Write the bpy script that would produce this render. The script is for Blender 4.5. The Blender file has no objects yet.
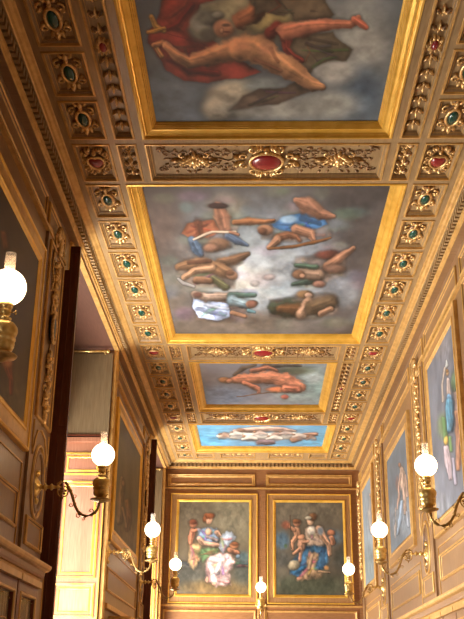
# Gilded library gallery: coffered painted ceiling, oil-lamp sconces, left-hand windows.
import bpy, math, random
import numpy as np
from mathutils import Vector, Matrix
R = math.radians; PI = math.pi
col = bpy.context.scene.collection
W, HC, YB, YE = 2.7, 7.6, -3.0, 26.5        # half width, ceiling height, back and end wall

def s2l(c):
    return tuple((v/12.92 if v <= .04045 else ((v+.055)/1.055)**2.4) for v in [x/255 for x in c])

# ------------------------------------------------------------------ materials
def new_mat(name):
    m = bpy.data.materials.new(name); m.use_nodes = True
    nt = m.node_tree; b = nt.nodes['Principled BSDF']
    return m, nt, b
def wood(name, c1, c2, rough=.42, stretch=(9, .9, .9), gloss=.4, bump=.05):
    m, nt, b = new_mat(name); N = nt.nodes; L = nt.links
    tc = N.new('ShaderNodeTexCoord'); mp = N.new('ShaderNodeMapping'); mp.inputs['Scale'].default_value = stretch
    n = N.new('ShaderNodeTexNoise'); n.inputs['Scale'].default_value = 5; n.inputs['Detail'].default_value = 6
    n2 = N.new('ShaderNodeTexNoise'); n2.inputs['Scale'].default_value = 1.3; n2.inputs['Detail'].default_value = 2
    r = N.new('ShaderNodeValToRGB'); r.color_ramp.elements[0].position = .32; r.color_ramp.elements[1].position = .68
    r.color_ramp.elements[0].color = (*c1, 1); r.color_ramp.elements[1].color = (*c2, 1)
    mx = N.new('ShaderNodeMix'); mx.data_type = 'RGBA'; mx.blend_type = 'MULTIPLY'; mx.inputs[0].default_value = .35
    L.new(tc.outputs['Object'], mp.inputs[0]); L.new(mp.outputs[0], n.inputs[0]); L.new(tc.outputs['Object'], n2.inputs[0])
    L.new(n.outputs[0], r.inputs[0]); L.new(r.outputs[0], mx.inputs[6]); L.new(n2.outputs[0], mx.inputs[7]); L.new(mx.outputs[2], b.inputs['Base Color'])
    bp = N.new('ShaderNodeBump'); bp.inputs['Strength'].default_value = bump; L.new(n.outputs[0], bp.inputs['Height']); L.new(bp.outputs[0], b.inputs['Normal'])
    b.inputs['Roughness'].default_value = rough; b.inputs['Specular IOR Level'].default_value = gloss
    return m
def metal(name, c1, c2, rough=.35, metallic=.8, scale=18):
    m, nt, b = new_mat(name); N = nt.nodes; L = nt.links
    tc = N.new('ShaderNodeTexCoord'); n = N.new('ShaderNodeTexNoise'); n.inputs['Scale'].default_value = scale; n.inputs['Detail'].default_value = 4
    r = N.new('ShaderNodeValToRGB'); r.color_ramp.elements[0].position = .35; r.color_ramp.elements[1].position = .62
    r.color_ramp.elements[0].color = (*c1, 1); r.color_ramp.elements[1].color = (*c2, 1)
    L.new(tc.outputs['Object'], n.inputs[0]); L.new(n.outputs[0], r.inputs[0]); L.new(r.outputs[0], b.inputs['Base Color'])
    b.inputs['Metallic'].default_value = metallic; b.inputs['Roughness'].default_value = rough
    return m
def plain(name, c, rough=.5, metallic=0):
    m, nt, b = new_mat(name); N = nt.nodes; L = nt.links
    n = N.new('ShaderNodeTexNoise'); n.inputs['Scale'].default_value = 12
    mx = N.new('ShaderNodeMix'); mx.data_type = 'RGBA'; mx.blend_type = 'MULTIPLY'; mx.inputs[0].default_value = .3; mx.inputs[6].default_value = (*c, 1)
    L.new(n.outputs[0], mx.inputs[7]); L.new(mx.outputs[2], b.inputs['Base Color'])
    b.inputs['Roughness'].default_value = rough; b.inputs['Metallic'].default_value = metallic
    return m
M = {}
M['ceil']  = wood('ceiling_wood', (.33, .205, .09), (.44, .285, .135), .34)
M['wallw'] = wood('wall_wood', (.25, .125, .048), (.34, .185, .08), .38, (1.2, 9, 1.2), .9)
M['endw']  = wood('end_wall_wood', (.29, .13, .048), (.39, .185, .075), .4, (1.2, 1.2, 9))
M['mahog'] = wood('mahogany', (.20, .045, .018), (.31, .085, .032), .3, (10, 1, 10))
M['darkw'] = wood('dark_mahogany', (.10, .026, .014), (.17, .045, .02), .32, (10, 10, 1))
M['shutter'] = wood('sunlit_tone_mahogany', (.40, .16, .085), (.52, .23, .13), .35, (10, 1, .7))  # mahogany with the window glare put into its colour
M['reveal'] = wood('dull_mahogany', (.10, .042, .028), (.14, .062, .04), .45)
M['blind'] = wood('linen_blind', (.20, .135, .07), (.27, .19, .10), .9, (12, 1, .6), .1)
M['floor'] = wood('oak_parquet', (.34, .25, .16), (.46, .35, .24), .35, (1, 8, 1))
M['gold']  = metal('bright_gold_leaf', (.76, .43, .06), (.88, .54, .10), .3, .5, 6)
M['gilt']  = metal('aged_gilding', (.52, .29, .08), (.66, .40, .13), .36, .35, 8)
M['orn']   = metal('carved_gilding', (.50, .27, .09), (.86, .58, .24), .33, .6, 30)
M['bronze'] = metal('bronzed_relief', (.16, .08, .035), (.36, .20, .08), .42, .4, 30)
M['brass'] = metal('polished_brass', (.60, .38, .10), (.82, .58, .22), .33, .75)
M['iron']  = metal('old_brass', (.36, .22, .07), (.56, .36, .13), .34, .7)
M['green'] = plain('green_enamel', (.012, .075, .05), .2)
M['red']   = plain('red_enamel', (.30, .02, .022), .25)
M['blue']  = plain('blue_enamel', (.09, .14, .17), .35)
def glass(name, mixf=.22, tint=(1, .97, .92)):
    m = bpy.data.materials.new(name); m.use_nodes = True; nt = m.node_tree; N = nt.nodes; L = nt.links; N.clear()
    o = N.new('ShaderNodeOutputMaterial'); mx = N.new('ShaderNodeMixShader'); t = N.new('ShaderNodeBsdfTransparent'); g = N.new('ShaderNodeBsdfGlossy'); f = N.new('ShaderNodeFresnel')
    t.inputs[0].default_value = (*tint, 1); g.inputs['Roughness'].default_value = .08; f.inputs[0].default_value = 1.45
    md = N.new('ShaderNodeMath'); md.operation = 'ADD'; md.inputs[1].default_value = mixf
    gm = N.new('ShaderNodeNewGeometry'); ir = N.new('ShaderNodeMath'); ir.operation = 'MULTIPLY_ADD'; ir.inputs[1].default_value = 1/1.45-1.45; ir.inputs[2].default_value = 1.45; L.new(gm.outputs['Backfacing'], ir.inputs[0]); L.new(ir.outputs[0], f.inputs[0])
    L.new(f.outputs[0], md.inputs[0]); L.new(md.outputs[0], mx.inputs[0]); L.new(t.outputs[0], mx.inputs[1]); L.new(g.outputs[0], mx.inputs[2]); L.new(mx.outputs[0], o.inputs[0])
    return m
def frosted():
    m = bpy.data.materials.new('frosted_chimney_glass'); m.use_nodes = True; nt = m.node_tree; N = nt.nodes; L = nt.links; N.clear()
    o = N.new('ShaderNodeOutputMaterial'); mx = N.new('ShaderNodeMixShader'); t = N.new('ShaderNodeBsdfTransparent'); g = N.new('ShaderNodeBsdfTranslucent'); ad = N.new('ShaderNodeMixShader'); gl = N.new('ShaderNodeBsdfDiffuse')
    g.inputs[0].default_value = (.95, .9, .84, 1); gl.inputs[0].default_value = (.95, .9, .84, 1); ad.inputs[0].default_value = .5; mx.inputs[0].default_value = .24
    L.new(g.outputs[0], ad.inputs[1]); L.new(gl.outputs[0], ad.inputs[2]); L.new(t.outputs[0], mx.inputs[1]); L.new(ad.outputs[0], mx.inputs[2]); L.new(mx.outputs[0], o.inputs[0]); return m
M['glass'] = frosted()
M['pane'] = glass('window_glass', 0, (.97, .98, 1))
def globe_mat():
    m, nt, b = new_mat('lit_opal_globe')
    b.inputs['Base Color'].default_value = (.9, .84, .76, 1); b.inputs['Roughness'].default_value = .15
    b.inputs['Emission Color'].default_value = (1, .72, .45, 1); b.inputs['Emission Strength'].default_value = GLOBE
    return m
GLOBE = 4.2
M['globe'] = globe_mat()
def paint_mat():
    m, nt, b = new_mat('oil_paint_on_canvas'); N = nt.nodes; L = nt.links
    a = N.new('ShaderNodeAttribute'); a.attribute_name = 'paint'; L.new(a.outputs[0], b.inputs['Base Color'])
    n = N.new('ShaderNodeTexNoise'); n.inputs['Scale'].default_value = 40; bp = N.new('ShaderNodeBump'); bp.inputs['Strength'].default_value = .05
    L.new(n.outputs[0], bp.inputs['Height']); L.new(bp.outputs[0], b.inputs['Normal'])
    b.inputs['Roughness'].default_value = .5; b.inputs['Specular IOR Level'].default_value = .3
    return m
M['paint'] = paint_mat()

# ------------------------------------------------------------------ mesh builder
class MB:
    def __init__(s): s.v = []; s.f = []; s.m = []; s.mats = []; s.fr = None
    def mi(s, name):
        if name not in s.mats: s.mats.append(name)
        return s.mats.index(name)
    def pt(s, p): s.v.append(s.fr(*p) if s.fr else tuple(p)); return len(s.v)-1
    def face(s, idx, mat): s.f.append(idx); s.m.append(s.mi(mat))
    def quad(s, a, b, c, d, mat): s.face([s.pt(a), s.pt(b), s.pt(c), s.pt(d)], mat)
    def box(s, x0, x1, y0, y1, z0, z1, mat):
        p = [s.pt((x, y, z)) for z in (z0, z1) for y in (y0, y1) for x in (x0, x1)]
        for q in ((0,2,3,1),(4,5,7,6),(0,1,5,4),(2,6,7,3),(0,4,6,2),(1,3,7,5)): s.face([p[i] for i in q], mat)
    def ring(s, u0, u1, v0, v1, prof, mats):
        """mitred moulding: prof = [(inset, height)], mats one name or one per segment"""
        loops = []
        for i, h in prof: loops.append([s.pt((u0+i, v0+i, h)), s.pt((u1-i, v0+i, h)), s.pt((u1-i, v1-i, h)), s.pt((u0+i, v1-i, h))])
        for k in range(len(prof)-1):
            m = mats if isinstance(mats, str) else mats[k]
            for j in range(4):
                a, b = loops[k], loops[k+1]; s.face([a[j], a[(j+1) % 4], b[(j+1) % 4], b[j]], m)
    def tube(s, pts, rad, mat, n=6, flat=1.0, closed=False):
        P = [Vector(p) for p in pts]; K = len(P); up = Vector((0, 0, 1)); rings = []
        for i, p in enumerate(P):
            a = P[(i-1) % K] if closed or i else P[i]; b = P[(i+1) % K] if closed or i < K-1 else P[i]
            t = (b-a).normalized(); x = t.cross(up)
            if x.length < .05: x = t.cross(Vector((0, 1, 0)))
            x.normalize(); y = x.cross(t).normalized(); r = rad[i] if isinstance(rad, (list, tuple)) else rad
            rings.append([s.pt(p + x*(r*math.cos(2*PI*j/n)) + y*(r*flat*math.sin(2*PI*j/n))) for j in range(n)])
        for i in range(K if closed else K-1):
            a, b = rings[i], rings[(i+1) % K]
            for j in range(n): s.face([a[j], a[(j+1) % n], b[(j+1) % n], b[j]], mat)
        if not closed: s.face(rings[0][::-1], mat); s.face(rings[-1], mat)
    def lathe(s, prof, mat, c=(0, 0, 0), n=20, axis='y'):
        rings = []
        for r, h in prof:
            rr = max(r, .0004); L = []
            for j in range(n):
                a = 2*PI*j/n; x, z = rr*math.cos(a), rr*math.sin(a)
                L.append(s.pt((c[0]+x, c[1]+h, c[2]+z) if axis == 'y' else (c[0]+x, c[1]+z, c[2]+h)))
            rings.append(L)
        for k in range(len(prof)-1):
            m = mat if isinstance(mat, str) else mat[k]
            for j in range(n): s.face([rings[k][j], rings[k+1][j], rings[k+1][(j+1) % n], rings[k][(j+1) % n]], m)
    def ell(s, c, r, mat, n=10, k=6, rot=0):
        ca, sa = math.cos(rot), math.sin(rot); rings = []
        for i in range(k+1):
            t = PI*i/k; L = []
            for j in range(n):
                a = 2*PI*j/n; x = r[0]*math.sin(t)*math.cos(a); y = r[1]*math.sin(t)*math.sin(a)
                if i in (0, k): x = y = 1e-4*math.cos(a)
                L.append(s.pt((c[0]+x*ca-y*sa, c[1]+x*sa+y*ca, c[2]+r[2]*math.cos(t))))
            rings.append(L)
        for i in range(k):
            for j in range(n): s.face([rings[i][j], rings[i+1][j], rings[i+1][(j+1) % n], rings[i][(j+1) % n]], mat)
    def spiral(s, c, r0, turns, a0, sgn, th, mat, h=.02, r1=.12, steps=12, n=5):
        """volute that winds inwards from radius r0; returns its outer end"""
        pts = []; rad = []
        for i in range(steps+1):
            t = i/steps; r = r0*(1-t)+r0*r1*t; a = a0+sgn*turns*2*PI*t
            pts.append((c[0]+r*math.cos(a), c[1]+r*math.sin(a), c[2]+h*(.4+.6*t))); rad.append(th*(1-.45*t))
        pts.append(pts[-1]); rad.append(th*1.1); pts[-1] = (pts[-1][0]+.001, pts[-1][1], pts[-1][2]+h*.3)
        s.tube(pts, rad, mat, n); return pts[0]
    def leaf(s, p, ang, L, w, mat, h=.02):
        """pointed leaf lobe in the relief plane, tip raised"""
        c, q = math.cos(ang), math.sin(ang); loc = [(0, 0, 0), (.35, w, .3), (.75, w*.7, .8), (1, 0, 1.1), (.75, -w*.7, .8), (.35, -w, .3)]
        idx = [s.pt((p[0]+c*a*L-q*b, p[1]+q*a*L+c*b, p[2]+h*z)) for a, b, z in loc]
        mid = s.pt((p[0]+c*.5*L, p[1]+q*.5*L, p[2]+h*1.6)); base = [s.pt((p[0]+c*a*L-q*b, p[1]+q*a*L+c*b, p[2]-.012)) for a, b, z in loc]
        for i in range(6):
            j = (i+1) % 6; s.face([mid, idx[i], idx[j]], mat); s.face([idx[i], base[i], base[j], idx[j]], mat)
    def build(s, name, parent=None, smooth=False, kind=None, mesh_only=False):
        me = bpy.data.meshes.new(name); me.from_pydata(s.v, [], s.f)
        for m in s.mats: me.materials.append(M[m])
        me.polygons.foreach_set('material_index', s.m); me.update()
        if smooth:
            try: me.shade_auto_smooth if False else None
            except Exception: pass
            me.polygons.foreach_set('use_smooth', [True]*len(me.polygons))
        o = bpy.data.objects.new(name, me); col.objects.link(o)
        if parent: o.parent = parent
        if kind: o['kind'] = kind
        return o

# orientation of things mounted on a surface: local X right, local Y up, local Z out of the surface
def mount(side, a, b, off=0):
    if side == 'ceiling': x, y, z, o = (1,0,0), (0,-1,0), (0,0,-1), (a, b, HC-off)      # a = x, b = y
    elif side == 'right': x, y, z, o = (0,-1,0), (0,0,1), (-1,0,0), (W-off, a, b)        # a = y, b = z
    elif side == 'left':  x, y, z, o = (0,1,0), (0,0,1), (1,0,0), (-W+off, a, b)
    else:                 x, y, z, o = (1,0,0), (0,0,1), (0,-1,0), (a, YE-off, b)        # end wall: a = x, b = z
    return Matrix(((x[0],y[0],z[0],o[0]),(x[1],y[1],z[1],o[1]),(x[2],y[2],z[2],o[2]),(0,0,0,1)))
def thing(name, label, cat, mat=None, group=None):
    o = bpy.data.objects.new(name, None); col.objects.link(o); o.empty_display_size = .1
    if mat is not None: o.matrix_world = mat
    o['label'] = label; o['category'] = cat
    if group: o['group'] = group
    return o
def dup(root, mat, label, group=None):
    r = root.copy(); col.objects.link(r); r.matrix_world = mat; r['label'] = label
    if group: r['group'] = group
    for ch in list(root.children):
        c = ch.copy(); col.objects.link(c); c.parent = r
        for g in list(ch.children):
            d = g.copy(); col.objects.link(d); d.parent = c
    return r
def put(proto, used, mat, label, group=None):
    """first call moves the prototype itself, later calls copy it"""
    if not used: used.append(1); proto.matrix_world = mat; proto['label'] = label; proto['group'] = group; return proto
    return dup(proto, mat, label, group)

# ------------------------------------------------------------------ painter: oil sketches made of soft strokes, stored per vertex
def noise2(ny, nx, cells, seed):
    rs = np.random.RandomState(seed); out = np.zeros((ny, nx)); amp = 1; tot = 0
    for o in range(4):
        c = cells*2**o; g = rs.rand(c+2, c+2); y = np.linspace(0, c, ny); x = np.linspace(0, c, nx)
        yi = np.minimum(y.astype(int), c-1); xi = np.minimum(x.astype(int), c-1); fy = y-yi; fx = x-xi
        fy = (fy*fy*(3-2*fy))[:, None]; fx = (fx*fx*(3-2*fx))[None, :]
        a = g[yi][:, xi]; b = g[yi][:, xi+1]; d = g[yi+1][:, xi]; e = g[yi+1][:, xi+1]
        out += amp*((a*(1-fx)+b*fx)*(1-fy)+(d*(1-fx)+e*fx)*fy); tot += amp; amp *= .5
    return out/tot
def sm(e0, e1, x):
    t = np.clip((x-e0)/(e1-e0), 0, 1); return t*t*(3-2*t)
def paint(name, nx, ny, seed):
    A = ART[name]; h = A['H']; u, v = np.meshgrid(np.linspace(0, 1, nx), np.linspace(0, 1, ny))
    w = h[6]*u+h[7]*v+1; X = (h[0]*u+h[1]*v+h[2])/w; Y = (h[3]*u+h[4]*v+h[5])/w    # sketch coordinates unrolled on the canvas
    n1 = noise2(ny, nx, 9, seed)-.5; n2 = noise2(ny, nx, 9, seed+1)-.5; n3 = noise2(ny, nx, 5, seed+2)-.5; n4 = noise2(ny, nx, 26, seed+3)-.5; n5 = noise2(ny, nx, 14, seed+7)-.5
    X = X+n1*3.0; Y = Y+n2*2.2
    img = np.ones((ny, nx, 3))*np.array(A['bg'], float); img *= (1+.32*n3+.16*n1)[..., None]
    rnd = random.Random(seed); ops = []
    for op in A['ops']:                                       # every limb and drapery gets a few fold and highlight strokes
        ops.append(op)
        if op[0] == 'l' and max(q[2] for q in op[1]) > 2.2:
            for k, (off, wd, tone, al) in enumerate(((.55, .3, .62, .7), (-.4, .22, 1.22, .6), (.1, .14, .75, .5))):
                P = [(x+rnd.uniform(-.15, .15)*r, y+(off+rnd.uniform(-.2, .2))*r, max(r*wd, .5)) for x, y, r in op[1]]
                if k == 2: i = rnd.randrange(len(P)-1); P = P[i:i+2]
                ops.append(('s', P, tuple(c*tone for c in op[2]), .7, al))
        if op[0] == 'p':
            P = op[1]; cx = sum(q[0] for q in P)/len(P); cy = sum(q[1] for q in P)/len(P)
            for k in range(7):
                a, b = rnd.choice(P), rnd.choice(P); t1, t2, w1 = rnd.uniform(.3, .85), rnd.uniform(.3, .85), rnd.uniform(.6, 1.5)
                Q = [(cx+(a[0]-cx)*t1, cy+(a[1]-cy)*t1, w1), ((a[0]+b[0])/2*.4+cx*.6+rnd.uniform(-2, 2), (a[1]+b[1])/2*.4+cy*.6, w1), (cx+(b[0]-cx)*t2, cy+(b[1]-cy)*t2, w1*.4)]
                ops.append(('s', Q, tuple(c*rnd.choice((.66, .8, 1.22)) for c in op[2]), .7, .5))
    for op in ops:
        if op[0] == 'e':
            _, x, y, rx, ry, ang, c, soft, al = op
            d = np.sqrt(((X-x)/rx)**2+((Y-y)/ry)**2); a = sm(1+soft*.8, 1-soft*.8, d+n4*.35*(soft <= .5))*al
            if soft <= .5:
                img = img*(1-.2*al*sm(1.7, .9, d))[..., None]; q = np.minimum(d, 1.1)
                sh = 1.06-.2*q**2+.3*(-(X-x)/rx*.6-(Y-y)/ry*.8)*np.minimum(1, 1/np.maximum(d, 1e-3))+.5*n4
            else: sh = 1+.5*n1+.3*n4
        elif op[0] in 'ls':
            _, P, c, soft, al = op; d = np.full(X.shape, 1e9); lam = np.zeros(X.shape)
            for (x0, y0, r0), (x1, y1, r1) in zip(P[:-1], P[1:]):
                dx, dy = x1-x0, y1-y0; t = np.clip(((X-x0)*dx+(Y-y0)*dy)/(dx*dx+dy*dy+1e-6), 0, 1)
                qx, qy, rr = X-x0-t*dx, Y-y0-t*dy, r0+(r1-r0)*t; dd = np.hypot(qx, qy)/rr; near = dd < d
                d = np.where(near, dd, d); lam = np.where(near, -(qx*.55+qy*.8)/rr, lam)
            a = sm(1.05+soft*1.3, 1-soft*1.3, d+n4*.9)*al; img = img*(1-(.22 if op[0] == 'l' else 0)*al*sm(1.9, .9, d))[..., None]
            sh = 1.04-.2*np.minimum(d, 1.2)**2+.36*np.clip(lam, -1, 1)+.5*n1+.4*n4
        else:
            _, P, c, soft, al, shv = op; inside = np.zeros(X.shape, bool); d = np.full(X.shape, 1e9); k = len(P)
            for i in range(k):
                (x0, y0), (x1, y1) = P[i], P[(i+1) % k]; dx, dy = x1-x0, y1-y0
                t = np.clip(((X-x0)*dx+(Y-y0)*dy)/(dx*dx+dy*dy+1e-6), 0, 1); d = np.minimum(d, np.hypot(X-x0-t*dx, Y-y0-t*dy))
                cr = ((y0 > Y) != (y1 > Y)) & (X < (x1-x0)*(Y-y0)/((y1-y0) if y1 != y0 else 1e-6)+x0); inside ^= cr
            sd = np.where(inside, d, -d); sd = sd+n4*3; a = sm(-soft*.6, soft*.6, sd)*al; img = img*(1-.2*al*sm(-3, 0, sd))[..., None]
            sh = 1+shv*3.4*n5+.22*(np.minimum(d, 4)/4-.6)+.3*n4
        sh = np.asarray(sh)*np.ones(X.shape)
        img = img*(1-a[..., None])+np.array(c, float)*sh[..., None]*a[..., None]
    img *= (1+.08*n4)[..., None]; img = np.clip(img/255, 0, 1)
    lin = np.where(img <= .04045, img/12.92, ((img+.055)/1.055)**2.4)
    return lin
def canvas(name, w, h, art, seed, z, parent, nx=200, ny=150, gain=1.0):
    lin = np.clip(paint(art, nx, ny, seed)*np.array(gain), 0, .9)
    xs = np.linspace(-w/2, w/2, nx); ys = np.linspace(h/2, -h/2, ny); gx, gy = np.meshgrid(xs, ys)
    co = np.stack([gx, gy, np.full(gx.shape, z)], -1).reshape(-1, 3)
    i = np.arange(nx*ny).reshape(ny, nx); q = np.stack([i[:-1, :-1], i[1:, :-1], i[1:, 1:], i[:-1, 1:]], -1).reshape(-1, 4)
    me = bpy.data.meshes.new(name); me.from_pydata(co.tolist(), [], q.tolist())
    at = me.color_attributes.new('paint', 'FLOAT_COLOR', 'POINT')
    at.data.foreach_set('color', np.concatenate([lin.reshape(-1, 3), np.ones((nx*ny, 1))], 1).astype(np.float32).ravel())
    me.materials.append(M['paint']); o = bpy.data.objects.new(name, me); col.objects.link(o); o.parent = parent
    return o
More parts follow.
